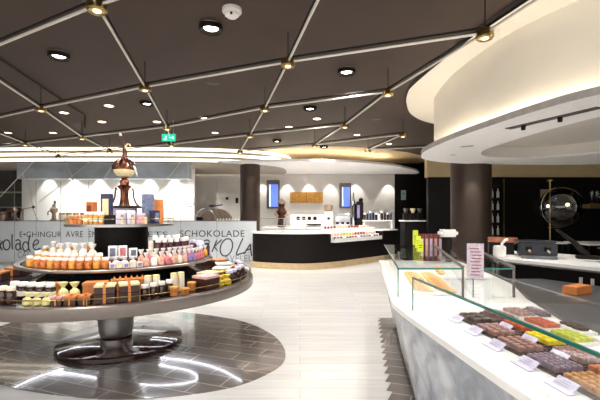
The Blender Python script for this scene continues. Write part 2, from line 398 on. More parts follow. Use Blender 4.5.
# ------------------------------------------------------------------ ceiling rail grid
ZR = 3.3
O_, A_, B_ = Vector((-.1717, 4.4359)), Vector((2.046, -1.0003)), Vector((-.5004, 2.1066))
MEAS = {(0, 0): (288, 62), (-1, 0): (145, 87), (1, 0): (485, 33), (0, 1): (265, 108), (1, 1): (388, 92), (-1, 1): (167, 127), (1, 2): (345, 125), (0, 2): (250, 135), (-1, -1): (97, 5), (-2, 0): (41, 108), (-2, 1): (82, 137), (2, 3): (403, 134.5), (2, 4): (368, 150)}
def node(i, j):
    if (i, j) in MEAS: return Vector(G(*MEAS[(i, j)], ZR))
    return O_ + A_ * i + B_ * j
back = sup(-6.5, 14.75, 6.4, 2.95, 3.0)
nodes = {}
for i in range(-6, 5):
    for j in range(-4, 6):
        p = node(i, j)
        if not (-11.5 < p.x < 7 and -1.5 < p.y < 12.6): continue
        if inside(p, ring) or inside(p, back) or (p.y > 11.7 and -3.8 < p.x < 4): continue
        if p.x > 2.4 and p.y < 8.9: continue
        nodes[(i, j)] = p
def rail(run, what, n):
    P = [nodes[k] for k in run]
    lab = '%s of the long ceiling rails running %s' % (ORD[n], what)
    t = thing('ceiling_rail', lab, 'rail', (P[0].x, P[0].y, ZR), group='ceiling rails')
    q = [(p.x - P[0].x, p.y - P[0].y, 0) for p in P]
    obj('tube', MB().tube(q, .014, 8), M['rail'], t)
    obj('track', MB().tube([(x, y, .05) for x, y, z in q], .012, 6), M['blackmatte'], t)
def runs(fix, vary, mk):
    out = []
    for f_ in fix:
        cur = []
        for v in vary:
            k = mk(f_, v)
            if k in nodes: cur.append(k)
            else:
                if len(cur) > 1: out.append(cur)
                cur = []
        if len(cur) > 1: out.append(cur)
    return out
ra = runs(range(-4, 6), range(-6, 5), lambda j, i: (i, j))
ra.sort(key=lambda r: sum(nodes[k].y for k in r) / len(r))
for n, r_ in enumerate(ra): rail(r_, 'across the shop counted from the near end', n)
rb = runs(range(-6, 5), range(-4, 6), lambda i, j: (i, j))
rb.sort(key=lambda r: sum(nodes[k].x for k in r) / len(r))
for n, r_ in enumerate(rb): rail(r_, 'lengthwise towards the back counted from the left', n)
def row_name(j): return ORD[j + 4]
spots = sorted(nodes.items(), key=lambda kv: (kv[0][1], kv[0][0]))
seen_row = {}
for (i, j), p in spots:
    if p.y < 1.2: continue
    n = seen_row.get(j, 0); seen_row[j] = n + 1
    t = thing('ceiling_spotlight', '%s brass spotlight from the left in the %s cross rail row' % (ORD[n], row_name(j)), 'light', (p.x, p.y, ZR), group='brass spotlights on the rail grid')
    link('hanger_rod', cached('rod', lambda: MB().tube([(0, 0, .03), (0, 0, ZC - ZR)], .006, 6).mesh('hanger_rod')), M['blackmatte'], t)
    link('housing', cached('hous', lambda: MB().lathe([(0, .035), (.06, .035), (.08, .01), (.082, -.045), (.07, -.06), (.062, -.05), (0, -.05)], 20).mesh('housing')), M['brass'], t)
    link('lens', cached('lens1', lambda: MB().lathe([(0, -.058), (.03, -.058), (.034, -.051)], 16).mesh('lens')), E_spot, t)
# conduit under the ceiling at the left
p, q = Vector(G(-10, 54, 3.6)), Vector(G(85, 116.5, 3.6))
tag(obj('ceiling_conduit', MB().tube([(p.x, p.y, 3.62), (q.x, q.y, 3.62), (q.x, q.y, 3.36)], .014, 6), M['blackmatte']), 'thin black conduit running along the dark ceiling at the left with a short drop', 'pipe')

# downlights
DL = [((59, 54), 'nearest the smoke detector side, beside the left rail crossing'), ((211, 26), 'beside the smoke detector'), ((346.5, 70), 'alone in the panel ahead of the oval ceiling'),
      ((64, 113), 'just behind the leftmost rail crossing'), ((109, 106), 'bright flush one left of the exit sign rail'), ((147, 102), 'dark rimmed one just under the second rail crossing'),
      ((102, 122), 'pale one below the conduit drop'), ((53, 133), 'pale one low at the far left'), ((157, 122), 'pale one hugging the rail before the exit sign'),
      ((8, 133), 'pale one at the left end above the cove bands'), ((310, 107), 'dark rimmed one between the middle rails'), ((203, 118), 'pale one right of the exit sign'),
      ((215, 133), 'pale one above the exit sign end of the cove'), ((277, 140), 'dark rimmed one close to the end of the cove bands'), ((324, 146), 'small one over the end of the white slab'),
      ((357, 135), 'wide bright one behind the brass spotlight near the oval ceiling'), ((389, 144), 'small one ahead of the passage'), ((317, 119), 'tiny pale one in the middle of the ceiling'), ((289, 127), 'faint one over the centre aisle')]
for (px, py), where in DL:
    q = G(px, py, ZC - .01)
    t = thing('downlight', 'round ceiling downlight, ' + where, 'light', (q[0], q[1], ZC), group='ceiling downlights')
    if (px, py) in ((59, 54), (211, 26), (346.5, 70), (147, 102), (310, 107), (277, 140), (324, 146)):
        link('trim_ring', cached('trim', lambda: MB().lathe([(.11, -.002), (.13, -.012), (.13, -.06), (.12, -.07), (.085, -.03)], 28).mesh('trim_ring')), M['blackmatte'], t)
        link('lens', cached('lens2', lambda: MB().lathe([(0, -.05), (.05, -.05), (.08, -.035)], 20).mesh('lens')), E_lens, t)
    else:
        link('trim_ring', cached('trimb', lambda: MB().lathe([(.085, -.002), (.1, -.006), (.09, -.014), (.075, -.01)], 24).mesh('trim_ring')), M['alu'], t)
        link('lens', cached('lens3', lambda: MB().lathe([(0, -.012), (.05, -.012), (.076, -.008)], 20).mesh('lens')), E_node, t)
    lamp('downlight_lamp', (0, 0, -.08), 115, R(125), .8, parent=t, rad=.07)
# the same lamps over the part of the shop behind and beside the view
for n, (x, y) in enumerate([(-3.6, .6), (-.4, .4), (1.2, -1.2), (-6.5, 2.5), (-9, 5), (-7.5, 7.5), (.6, 2.2), (-2.2, 2.0), (-1.6, -1.4)]):
    lamp('room_lamp', (x, y, ZC - .08), 85, R(130), .8, rad=.08)
# lamps in the oval ceiling over the marble counter
for x, y, w in [(2.75, 4.2, 60), (2.6, 5.4, 60), (2.75, 6.7, 60)]:
    lamp('oval_lamp', (x, y, 2.57), w, R(120), .7, rad=.05)
for x, y, w in [(1.25, 1.6, 110), (1.3, 2.6, 110), (1.35, 4.0, 100), (.4, 3.2, 60)]:
    lamp('counter_lamp', (x, y, 3.2), w, R(70), .6, rad=.05)
# spots on the round table
for a_ in range(6):
    x, y = -2.15 + 2.4 * math.cos(a_ * PI / 3 - .5), 4.65 + 2.4 * math.sin(a_ * PI / 3 - .5)
    lamp('table_lamp', (x, y, 3.22), 90, R(60), .6, rad=.04, aim=(-2.15, 4.65, .9))
# wall washers that draw the scallops
for x in (-9.0, -8.1, -7.2, -6.3, -5.4, -4.5): lamp('scallop_lamp', (x, 13.6, 3.1), 60, R(75), .5, rad=.03, aim=(x, 13.75, 0))
for x in [DX(px, 15.6) for px in (262, 287, 309, 331, 357, 390)]: lamp('scallop_lamp', (x, 15.68, 3.15), 60, R(70), .5, rad=.03, aim=(x, 15.8, 0))
for x in (-.6, .8, 2.2): lamp('slab_lamp', (x, 13.4, 3.15), 220, R(130), .7, rad=.05)
for x in (-8, -6, -4.2): lamp('slab_lamp', (x, 13.0, 3.12), 190, R(130), .7, rad=.05)
lamp('bar_lamp', (5.6, 9.3, 2.9), 40, R(90), .7)
for x, y in ((-.6, 10.4), (.9, 10.6), (2.3, 11.6)): lamp('back_counter_lamp', (x, y, 3.2), 110, R(80), .7, aim=(x + .1, y + 1.0, 1.0))  # spots without fixtures, added to brighten the back counter
lamp('pillar_lamp', (3.45, 7.7, 2.57), 40, R(60), .6, rad=.03, aim=(3.62, 8.0, 0))
lamp('pillar_lamp', (-1.5, 12.4, 3.17), 30, R(60), .6, rad=.03, aim=(-1.6, 12.6, 0))

# ceiling fittings
q = G(232, 12, ZC - .03)
t = thing('smoke_detector', 'white round smoke detector on the dark ceiling', 'smoke detector', (q[0], q[1], ZC))
obj('base', MB().lathe([(0, 0), (.1, 0), (.1, -.032), (.08, -.045), (0, -.045)], 24), M['smoke'], t)
obj('sensor_head', MB().lathe([(.068, -.046), (.072, -.07), (.05, -.085), (0, -.085)], 20), M['plastic_white'], t)
for k in range(3): obj('vent_slot', MB().box((.06 * math.cos(k * 2.1 - 1.5), .06 * math.sin(k * 2.1 - 1.5), -.072), (.03, .022, .02), k * 2.1 - 1.5), M['blackmatte'], t)
for k, (px, py) in enumerate([(213, 83), (376, 119), (270, 128)]):
    q = G(px, py, ZC)
    tag(obj('ceiling_speaker', MB().lathe([(0, -.006), (.1, -.006), (.11, -.001)], 28, (q[0], q[1], ZC)), mat('speaker_grey', '40372f', .6)),
        ['dark round flush speaker left of the middle rail', 'dark round flush speaker ahead of the oval ceiling', 'dark round flush speaker over the centre aisle'][k], 'speaker')
Ye = 8.6; ex = DX(169, Ye); ez0, ez1 = DZ(141.5, Ye), DZ(134, Ye)
t = thing('exit_sign', 'small green illuminated exit sign hanging from the ceiling rail', 'sign', (ex, Ye, ez0))
w = 14 * Ye / F; h = ez1 - ez0
obj('sign_box', MB().box((0, 0, h / 2), (w, .04, h), bev=.004), M['greyrail'], t)
obj('green_face', MB().box((0, -.023, h / 2), (w * .97, .006, h * .94)), E_green, t)
obj('running_figure', MB().box((-.06, -.028, h * .62), (.02, .004, .024)).box((-.065, -.028, h * .42), (.02, .004, .06)).box((-.08, -.028, h * .24), (.05, .004, .02)), E_white, t)
obj('arrow', MB().box((.06, -.028, h * .5), (.09, .004, .014)).box((.1, -.028, h * .5), (.02, .004, .045)), E_white, t)
for s_ in (-1, 1): obj('hanger', MB().tube([(s_ * w * .3, 0, h), (s_ * w * .3, 0, ZC - ez0)], .006, 6), M['alu'], t)

# ================================================================== round tiered table
TX, TY = -2.15, 4.65
Z1, Z2, Z3 = .785, 1.02, 1.44
tb = thing('display_table', 'round three-tier steel display table loaded with jars and boxes', 'table', (TX, TY, .004))
zo = -.004
def tp(name, mb, m, parent=tb): return obj(name, mb, m, parent, (0, 0, 0))
base = tp('base', MB().lathe([(0, zo + .004), (.68, zo + .004), (.70, zo + .012), (.70, zo + .05), (.685, zo + .06), (.2, zo + .085), (0, zo + .085)], 72), M['mahog'])
seam = MB()
for k in range(6):
    a_ = k * PI / 3 + .35
    seam.box((.43 * math.cos(a_), .43 * math.sin(a_), zo + .0735), (.5, .003, .004), a_)
obj('base_seam', seam, M['blackmatte'], base)
tp('column', MB().lathe([(.0, zo + .08), (.15, zo + .083), (.175, zo + .1), (.19, zo + .16), (.2, zo + .3), (.22, zo + .5), (.3, zo + .62), (.34, zo + .673)], 48, (-.07, 0, 0)), M['steel'])
shelf1 = tp('lower_shelf', MB().lathe([(0, .67), (1.45, .67), (1.5, .68), (1.5, .782), (0, .782)], 96), M['darkglass'])
obj('edge_band', MB().lathe([(1.5, .672), (1.56, .672), (1.57, .685), (1.57, .776), (1.56, .787), (1.5, .787)], 120), M['band'], shelf1)
rail_ = obj('gallery_rail', MB().tube([(1.545 * math.cos(2 * PI * k / 120), 1.545 * math.sin(2 * PI * k / 120), .845) for k in range(121)], .005, 6, cap=False), M['brass'], shelf1)
for k in range(24):
    a_ = 2 * PI * k / 24
    obj('gallery_post', MB().tube([(1.545 * math.cos(a_), 1.545 * math.sin(a_), .786), (1.545 * math.cos(a_), 1.545 * math.sin(a_), .845)], .006, 6), M['brass'], shelf1)
ARCS = [[(-1.5, .1), (-1.42, .52), (-1.22, .84)], [(-1.3, .72), (-1.01, .68), (-.38, .47), (.21, .32), (.59, .35), (.77, .5), (.6, .76), (.08, 1.0)], [(0, 1.28), (.5, 1.13), (1.0, .83), (1.38, .44)], [(.25, -.1), (1.2, -.5)], [(.28, -.02), (1.3, -.25)], [(-.3, -.15), (-1.2, -.55), (-1.35, -.2)]]  # glowing arcs added under the shelf, bent to give the reflected floor streaks
for ar in ARCS:
    led = obj('under_light', MB().tube([(x, y, .66) for x, y in (spline(ar, 6, closed=False) if len(ar) > 2 else ar)], .006, 6), E_under, shelf1)
tp('riser_cone', MB().lathe([(1.02, .783), (.62, .975), (.60, .985)], 72), M['darkglass'])
shelf2 = tp('upper_shelf', MB().lathe([(0, .985), (1.0, .985), (1.0, 1.014), (0, 1.014)], 96), M['darkglass'])
obj('edge_band', MB().lathe([(1.0, .984), (1.05, .986), (1.055, .993), (1.055, 1.01), (1.05, 1.016), (1.0, 1.016)], 110), M['steel'], shelf2)
tp('display_step', MB().lathe([(.80, 1.0145), (.80, 1.085), (.58, 1.085), (.58, 1.0145)], 90), M['mahog'])
tp('core_drum', MB().lathe([(.295, 1.0145), (.295, 1.40), (.56, 1.404)], 56), M['blackmatte'])
top_ = tp('top_disc', MB().lathe([(0, 1.405), (.6, 1.405), (.6, 1.434), (0, 1.434)], 72), M['steel'])
obj('gallery_rail', MB().tube([(.6 * math.cos(2 * PI * k / 72), .6 * math.sin(2 * PI * k / 72), 1.49) for k in range(73)], .004, 6, cap=False), M['brass'], top_)
for k in range(10):
    a_ = 2 * PI * k / 10 + .2
    obj('gallery_post', MB().tube([(.6 * math.cos(a_), .6 * math.sin(a_), 1.432), (.6 * math.cos(a_), .6 * math.sin(a_), 1.49)], .005, 6), M['brass'], top_)
zT1, zT2, zS2, zT3 = .7925, 1.0250, 1.0905, 1.4395

def at_ring(px, r, far=False):
    """where the sight line of photo column px crosses the circle of radius r round the table"""
    d = Vector((px - 300, F)).normalized(); c = Vector((TX, TY)); m_ = c.dot(d); h2 = r * r - (c - d * m_).length_squared
    s = math.sqrt(max(h2, 0)); p = d * (m_ + s if far else m_ - s)
    v = p - c
    if h2 < 0: p = c + v.normalized() * r
    v = p - c
    return p.x, p.y, math.atan2(v.y, v.x)

TAKEN = []
def settle(loc, rz, w, d):
    """keep a product on its tier and clear of its neighbours"""
    x, y, z = loc; dx, dy = x - TX, y - TY; r = math.hypot(dx, dy)
    if r > 1.7: return loc, rz
    lim = {zT1: (1.03, 1.535), zT2: (.805, 1.045), zS2: (.585, .795), zT3: (0, .585)}
    key = next((k for k in lim if abs(k - z) < .004), None)
    if key is None: return loc, rz
    lo, hi = lim[key]
    r = max(r, lo + d / 2)
    while math.hypot(r + d / 2, w / 2) > hi and r > .05: r -= .003
    a = math.atan2(dy, dx); m_ = .0015
    ra, rb = r - d / 2, math.hypot(r + d / 2, w / 2)
    half = (w / 2 + m_) / max(ra, .05)
    best = 0
    for k in range(0, 120):
        for sg in (1, -1):
            t = a + sg * k * .004
            ok = True
            for kk, a2, h2, r1, r2 in TAKEN:
                if kk == key and r1 < rb and ra < r2:
                    dd = abs((t - a2 + PI) % (2 * PI) - PI)
                    if dd < half + h2: ok = False; break
            if ok: best = t - a; break
        else: continue
        break
    TAKEN.append((key, a + best, half, ra, rb))
    t = a + best
    return (TX + r * math.cos(t), TY + r * math.sin(t), z), rz + best
# ---- product kinds -------------------------------------------------
def jar(label, loc, r, h, body, lid='whitelid', group=None, rz=0, cat='jar', band=None):
    loc, rz = settle(loc, rz, 2 * r, 2 * r)
    t = thing('jar', label, cat, loc, rz, group)
    link('glass_body', cached(('jb', r, h, body), lambda: MB().lathe([(0, 0), (r * .9, 0), (r, h * .06), (r, h * .66), (r * .8, h * .76), (0, h * .76)], 18).mesh('glass_body')), M[body], t)
    link('lid', cached(('jl', r, h, lid), lambda: MB().lathe([(0, h * .765), (r * .86, h * .765), (r * .88, h * .79), (r * .88, h * .97), (r * .8, h), (0, h)], 18).mesh('lid')), M[lid], t)
    if band: link('paper_label', cached(('jp', r, h, band), lambda: MB().lathe([(r * 1.012, h * .2), (r * 1.012, h * .5)], 18).mesh('paper_label')), M[band], t)
    return t
def tub(label, loc, r, h, body, lid, group=None):
    loc, _ = settle(loc, 0, 2 * r * 1.06, 2 * r * 1.06)
    t = thing('pot', label, 'pot', loc, 0, group)
    link('pot_body', cached(('tb', r, h, body), lambda: MB().lathe([(0, 0), (r * .82, 0), (r, h * .8), (0, h * .8)], 18).mesh('pot_body')), M[body], t)
    link('lid', cached(('tl', r, h, lid), lambda: MB().lathe([(0, h * .805), (r * 1.06, h * .805), (r * 1.06, h * .95), (r * .96, h), (0, h)], 18).mesh('lid')), M[lid], t)
    return t
def tube_pack(label, loc, r, h, body, lid, group=None):
    loc, _ = settle(loc, 0, 2 * r, 2 * r)
    t = thing('tube_pack', label, 'packet', loc, 0, group)
    link('sleeve', cached(('sl', r, h, body), lambda: MB().lathe([(0, 0), (r, 0), (r, h * .9), (0, h * .9)], 16).mesh('sleeve')), M[body], t)
    link('cap', cached(('cp', r, h, lid), lambda: MB().lathe([(0, h * .905), (r * .96, h * .905), (r * .96, h), (0, h)], 16).mesh('cap')), M[lid], t)
    return t
def bag(label, loc, w, d, h, body, group=None, rz=0, tie='ribbon', top='bagtop'):
    loc, rz = settle(loc, rz, w, d)
    t = thing('sweet_bag', label, 'bag', loc, rz, group)
    def mk():
        b = MB(); b.lathe([(0, 0), (.46, 0), (.5, .06), (.5, .3), (.44, .5), (.2, .63), (.14, .66), (0, .66)], 14, sx=w, sy=d)
        for v in b.b.verts: v.co.z *= h; a = math.atan2(v.co.y, v.co.x); v.co.x *= 1 + .05 * math.sin(5 * a + 9 * v.co.z)
        return b.mesh('filled_bag')
    def mk2():
        b = MB(); b.lathe([(.12, .672), (.2, .75), (.36, .92), (.42, 1.0), (.34, .95), (.16, .76), (0, .7)], 14, sx=w, sy=d)
        for v in b.b.verts: v.co.z *= h; a = math.atan2(v.co.y, v.co.x); v.co.x *= 1 + .18 * math.sin(4 * a)
        return b.mesh('gathered_top')
    link('filled_bag', cached(('bg', w, d, h, body), mk), M[body], t)
    link('gathered_top', cached(('bt', w, d, h, top), mk2), M[top], t)
    link('tie', cached(('ti', w, d, h, tie), lambda: MB().lathe([(.15, .655 * h), (.17, .66 * h), (.17, .675 * h), (.13, .68 * h)], 12, sx=w, sy=d).mesh('tie')), M[tie], t)
    return t
def giftbox(label, loc, w, d, h, body, lid, rib=None, group=None, rz=0, layers=1, lidh=.22, cat='box', knot=True):
    loc, rz = settle(loc, rz, w, d)
    t = thing('gift_box', label, cat, loc, rz, group)
    link('box_body', cached(('gb', w, d, h, body, lidh), lambda: MB().box((0, 0, h * (1 - lidh) / 2), (w * .96, d * .96, h * (1 - lidh)), bev=.003).mesh('box_body')), M[body], t)
    link('lid', cached(('gl', w, d, h, lid, lidh), lambda: MB().box((0, 0, h * (1 - lidh / 2)), (w, d, h * lidh - .001), bev=.003).mesh('lid')), M[lid], t)
    if rib: link('ribbon', cached(('gr', w, d, h, rib, knot), lambda: (MB().box((0, -d / 2 - .002, h / 2), (w * .13, .003, h)).box((0, 0, h + .0015), (w * .13, d + .006, .003)).sphere((0, -d * .2, h + .01), .014, .6) if knot else MB().box((0, -d / 2 - .002, h / 2), (w * .13, .003, h))).mesh('ribbon')), M[rib], t)
    return t
def packbox(label, loc, w, d, h, body, face=None, group=None, rz=0):
    loc, rz = settle(loc, rz, w, d)
    t = thing('carton', label, 'box', loc, rz, group)
    link('carton_body', cached(('pb', w, d, h, body), lambda: MB().box((0, 0, h / 2), (w, d, h), bev=.003).mesh('carton_body')), M[body], t)
    if face: link('front_print', cached(('pf', w, d, h, face), lambda: MB().box((0, -d / 2 - .0015, h * .5), (w * .62, .002, h * .66)).mesh('front_print')), M[face], t)
    return t
def face_rz(a): return a + PI / 2      # local -Y looks away from the centre of the table

# ---- lower shelf (px, ring, ...) ------------------------------------
def put(px, r, z, far=False):
    x, y, a_ = at_ring(px, r, far); return (x, y, z), face_rz(a_)
grp = 'products on the lower shelf'
for k, px in enumerate((3, 10)):
    l, rz = put(px, 1.44, zT1); jar('%s of two tall dark jars at the left end of the lower shelf' % ('outer', 'inner')[k], l, .038, .15, 'darkjar', 'creamtube', 'dark jars at the left end')
for k, px in enumerate((15, 23, 31, 38, 45)):
    l, rz = put(px, 1.25, zT1); jar('%s from the left of five dark jars with white lids on the lower shelf' % ORD[k], l, .042, .15, 'darkjar', group='five dark jars with white lids', band='whitelid')
for k, px in enumerate((7, 22)):
    x, y, a_ = at_ring(px, 1.3, True)
    l, rz = put(px + 4, 1.42, zT1) if k > 5 else ((TX + 1.36 * math.cos(R(190 - 16 * k)), TY + 1.36 * math.sin(R(190 - 16 * k)), zT1), R(10 - 16 * k))
    giftbox('%s of two flat brown gift boxes at the left of the lower shelf' % ('nearer', 'farther')[k], l, .22, .2, .1, 'brownbox', 'tanbox', 'ribbon', 'flat brown gift boxes at the left', rz)
l, rz = put(50, 1.12, zT1); giftbox('tan box with a gold corner behind the five dark lidded jars', l, .2, .1, .13, 'tanbox', 'orangebox', None, None, rz)
for k, px in enumerate((27, 35, 43)):
    l, rz = put(px, 1.44, zT1); bag('%s from the left of three pale yellow bags low on the lower shelf' % ORD[k], l, .075, .06, .1, 'paleyellow', 'pale yellow bags', rz, 'yellow', 'paleyellow')
for k, px in enumerate((48, 55)):
    l, rz = put(px, 1.22, zT1); bag('%s of two bright yellow topped bags between dark jars and stacked boxes' % ('left', 'right')[k], l, .09, .07, .15, 'paleyellow', 'yellow topped bags', rz, 'yellow', 'paleyellow')
for k, px in enumerate((45, 57, 69)):
    l, rz = put(px, 1.43, zT1); giftbox('%s from the left of three low dark boxes with orange tops on the lower shelf' % ORD[k], l, .095, .12, .075, 'brownbox', 'pinktop' if k == 0 else 'orangebox', 'ribbon', 'low dark boxes with orange tops', rz, lidh=.3)
for c_, px in enumerate((85.5, 107)):
    for lay in range(2):
        if lay == 0: l, rz = put(px, 1.40, zT1)
        else: l, rz = (under.location.x, under.location.y, zT1 + .0795), under.rotation_euler[2]
        under = giftbox('%s box of the %s ribboned stack with gold tops on the lower shelf' % (('bottom', 'top')[lay], ('left', 'right')[c_]), l, .165, .17, .075, 'brownbox', 'goldbox' if lay else 'brownbox', 'ribbon', 'ribboned box stacks', rz, lidh=.25, knot=lay == 1)
l, rz = put(72, 1.16, zT1); giftbox('wide orange box behind the left ribboned stack', l, .2, .13, .14, 'orangebox', 'orangebox', None, None, rz)
l, rz = put(112, 1.16, zT1)
t = giftbox('tall orange box with pointed paper fringe behind the right ribboned stack', l, .3, .12, .15, 'orangebox', 'tanbox', None, None, rz)
fr = MB()
for k in range(6): fr.lathe([(.02, .151), (0, .185)], 4, (-.12 + .048 * k, -.03, 0))
obj('paper_fringe', fr, M['orangebox'], t)
for k, px in enumerate((122.5, 131, 138.5, 146)):
    l, rz = put(px, 1.42 - .02 * k, zT1); jar('%s from the left of four dark jars with domed white lids mid lower shelf' % ORD[k], l, .036, .125 + .004 * k, 'darkjar', group='four dark jars mid shelf')
for k, px in enumerate((148, 155, 162, 169)):
    l, rz = put(px, 1.30, zT1); tube_pack('%s from the left of four cream tubes standing on the lower shelf' % ORD[k], l, .033, .185, 'creamtube', 'paleyellow', 'cream tubes')
for k, (px, r_) in enumerate(((167, 1.45), (176, 1.36), (183, 1.46))):
    l, rz = put(px, r_, zT1); tub('%s from the left of three small orange pots beside the cream tubes' % ORD[k], l, .042, .085 if k != 2 else .06, 'orangebox', 'amber', 'orange pots')
l, rz = put(199, 1.39, zT1); giftbox('dark box with a pink patterned top between the orange pots and yellow packs', l, .2, .2, .135, 'brownbox', 'pinktop', None, None, rz, lidh=.2)
for k, (px, r_) in enumerate(((216, 1.43), (227, 1.45), (222, 1.28))):
    l, rz = put(px, r_, zT1); bag('%s of the plump yellow packs right of the pink topped box' % ('left', 'right', 'rear')[k], l, .1, .09, .105, 'yellow', 'plump yellow packs', rz, 'whitelid', 'yellow')
l, rz = put(238, 1.38, zT1); giftbox('dark box with a mauve top at the right end of the lower shelf', l, .19, .17, .11, 'brownbox', 'pinkchoc', None, None, rz)
for k in range(6):
    a_ = R(-22 + 9 * k)
    jar('%s from the near end of six brown pots with white lids at the right rim' % ORD[k], (TX + 1.42 * math.cos(a_), TY + 1.42 * math.sin(a_), zT1), .046, .135, 'darkjar', 'lilac', 'six brown pots at the right rim')
for k in range(3):
    a_ = R(-12 + 15 * k)
    giftbox('%s from the near end of three flat cream-topped boxes behind the brown pots' % ORD[k], (TX + 1.21 * math.cos(a_), TY + 1.21 * math.sin(a_), zT1), .2, .2, .12, 'brownbox', ('goldbox', 'creamtube', 'paper')[k], None, 'flat cream-topped boxes', face_rz(a_), lidh=.18)
# far side of the lower shelf, glimpsed from other places
for k in range(8):
    a_ = R(42 + 16 * k)
    giftbox('%s brown gift box along the far rim of the lower shelf' % ORD[k], (TX + 1.32 * math.cos(a_), TY + 1.32 * math.sin(a_), zT1), .2, .2, .11, 'brownbox', 'tanbox', None, 'gift boxes along the far rim', face_rz(a_))

# ---- upper shelf -----------------------------------------------------
for k in range(11):
    px = 30 + 7.0 * k
    l, rz = put(px, .965, zT2); jar('%s from the left of the front row of orange honey jars with white lids' % ORD[k], l, .034, .105, 'honey' if k % 3 else 'amber', group='front row of honey jars')
for k in range(9):
    px = 38 + 7.2 * k
    l, rz = put(px, .86, zT2); jar('%s from the left of the rear row of amber jars with white lids' % ORD[k], l, .036, .14, 'amber', group='rear row of amber jars')
for k in range(7):
    px = 46 + 7.3 * k
    l, rz = put(px, .70, zS2); bag('%s from the left of the white cellophane bags above the honey jars' % ORD[k], l, .085, .07, .15 + .012 * (k % 2), 'whitebag' if k % 2 else 'creambag', 'white cellophane bags', rz, 'orangebag')
for k in range(5):
    px = 100 + 6.4 * k
    l, rz = put(px, .985, zT2)
    packbox('%s from the left of five small pale boxes at the front of the upper shelf' % ORD[k], l, .055, .05, .05 + .012 * (k % 2), 'lilac' if k % 2 else 'creambag', 'purplebag' if k % 2 == 0 else 'paleyellow', 'small pale boxes', rz)
for k in range(4):
    px = 101 + 7.5 * k
    l, rz = put(px, .885, zT2); bag('%s from the left of four white bags behind the small pale boxes' % ORD[k], l, .07, .06, .1, 'whitebag', 'white bags mid shelf', rz, 'purplebag')
for k, px in enumerate((113, 122.5)):
    l, rz = put(px, .70, zS2); packbox('%s of two printed cartons in front of the dark drum' % ('blue and white left one', 'red and white right one')[k], l, .085, .05, .13, 'paper', ('bluegrey', 'redbag')[k], 'printed cartons', rz)
l, rz = put(133, .70, zS2); packbox('small pale carton right of the printed cartons before the dark drum', l, .08, .05, .1, 'paper', 'bluegrey', None, rz)
colors = ['pinkbag', 'whitebag', 'pinkbag', 'redbag', 'pinkbag', 'creambag', 'pinkbag', 'purplebag', 'purplebag', 'redbag', 'redbag', 'redbag', 'orangebag']
words = {'pinkbag': 'salmon pink', 'whitebag': 'white', 'redbag': 'raspberry red', 'creambag': 'cream', 'purplebag': 'purple', 'orangebag': 'orange yellow'}
for k, cbag in enumerate(colors):
    px = 130 + 6.25 * k
    l, rz = put(px, .975, zT2); bag('%s from the left in the front row of sweet bags, %s sweets' % (ORD[k], words[cbag]), l, .068, .06, .135, cbag, 'front row of sweet bags', rz, 'ribbon')
for k in range(11):
    cbag = ['pinkbag', 'redbag', 'creambag', 'pinkbag', 'whitebag', 'pinkbag', 'purplebag', 'pinkbag', 'redbag', 'redbag', 'orangebag'][k]
    px = 132 + 6.6 * k
    l, rz = put(px, .875, zT2); bag('%s from the left in the rear row of sweet bags, %s sweets' % (ORD[k], words[cbag]), l, .07, .06, .16, cbag, 'rear row of sweet bags', rz, 'ribbon')
for k in range(2):
    l, rz = put(210.5 - 0 * k, 1.0 - .12 * k, zT2); jar('%s of two dark plum jars at the right end of the upper shelf' % ('front', 'back')[k], l, .034, .16, 'purplejar', 'navy', 'plum jars at the right end')
tube_l, rz = put(151, .71, zS2); tube_pack('single cream tube before the row of tall plum jars', tube_l, .024, .17, 'creamtube', 'whitelid')
for k in range(8):
    px = 158 + 6.2 * k
    l, rz = put(px, .745, zS2); jar('%s from the left in the front row of tall plum jars on the step' % ORD[k], l, .033, .195 - .004 * k, 'purplejar', group='front row of tall plum jars')
for k in range(8):
    px = 155 + 6.4 * k
    l, rz = put(px, .64, zS2); jar('%s from the left in the rear row of tall plum jars on the step' % ORD[k], l, .033, .22 - .004 * k, 'darkjar', group='rear row of tall plum jars')
for k in range(6):
    a_ = R(-8 + 13 * k)
    jar('%s dark jar along the right side of the upper shelf, counted from the near end' % ORD[k], (TX + .93 * math.cos(a_), TY + .93 * math.sin(a_), zT2), .04, .17, 'purplejar', 'lilac', 'dark jars along the right side')
for k in range(9):
    a_ = R(75 + 13 * k)
    jar('%s amber jar along the far side of the upper shelf' % ORD[k], (TX + .93 * math.cos(a_), TY + .93 * math.sin(a_), zT2), .036, .14, 'amber', group='amber jars along the far side')

TAKEN.append((zT3, 0, 9, 0, .205))
# ---- top disc --------------------------------------------------------
for k, px in enumerate((70, 75, 80)):
    l, rz = put(px, .53, zT3); jar('%s from the left of three low copper coloured pots on the top disc' % ORD[k], l, .026, .085, 'orangebox', 'orangebox', 'low copper pots on the top disc')
for k, px in enumerate((83, 88, 93, 98)):
    l, rz = put(px, .50, zT3); jar('%s from the left of four honey jars with white lids on the top disc' % ORD[k], l, .027, .135, 'amber', group='honey jars on the top disc', band='creambag')
bx, by = G(80, 213, zT3)
l = (TX - .43, TY + .12, zT3); packbox('small orange red carton behind the honey jars on the top disc', l, .1, .08, .26, 'orangebox', 'redbrown', None, -.3)
for k, dx in enumerate((-.33, -.23)):
    jar('%s of two tall pale jars behind the honey jars' % ('left', 'right')[k], (TX + dx, TY + .16, zT3), .045, .2, 'creambag', 'orangebox', 'tall pale jars on the top disc')
l, rz = put(107, .36, zT3); packbox('tall black carton with a gold window left of the copper urn', l, .11, .07, .335, 'navy', 'goldbox', None, rz)
l, rz = put(106, .50, zT3); packbox('low black carton under the gold windowed carton', l, .1, .06, .1, 'blackmatte', None, None, rz)
for k, px in enumerate((117.5, 126)):
    l, rz = put(px, .50, zT3); giftbox('%s of two lilac white boxes below the copper urn' % ('left', 'right')[k], l, .085, .1, .15, 'lilac', 'paper', None, 'lilac white boxes', rz)
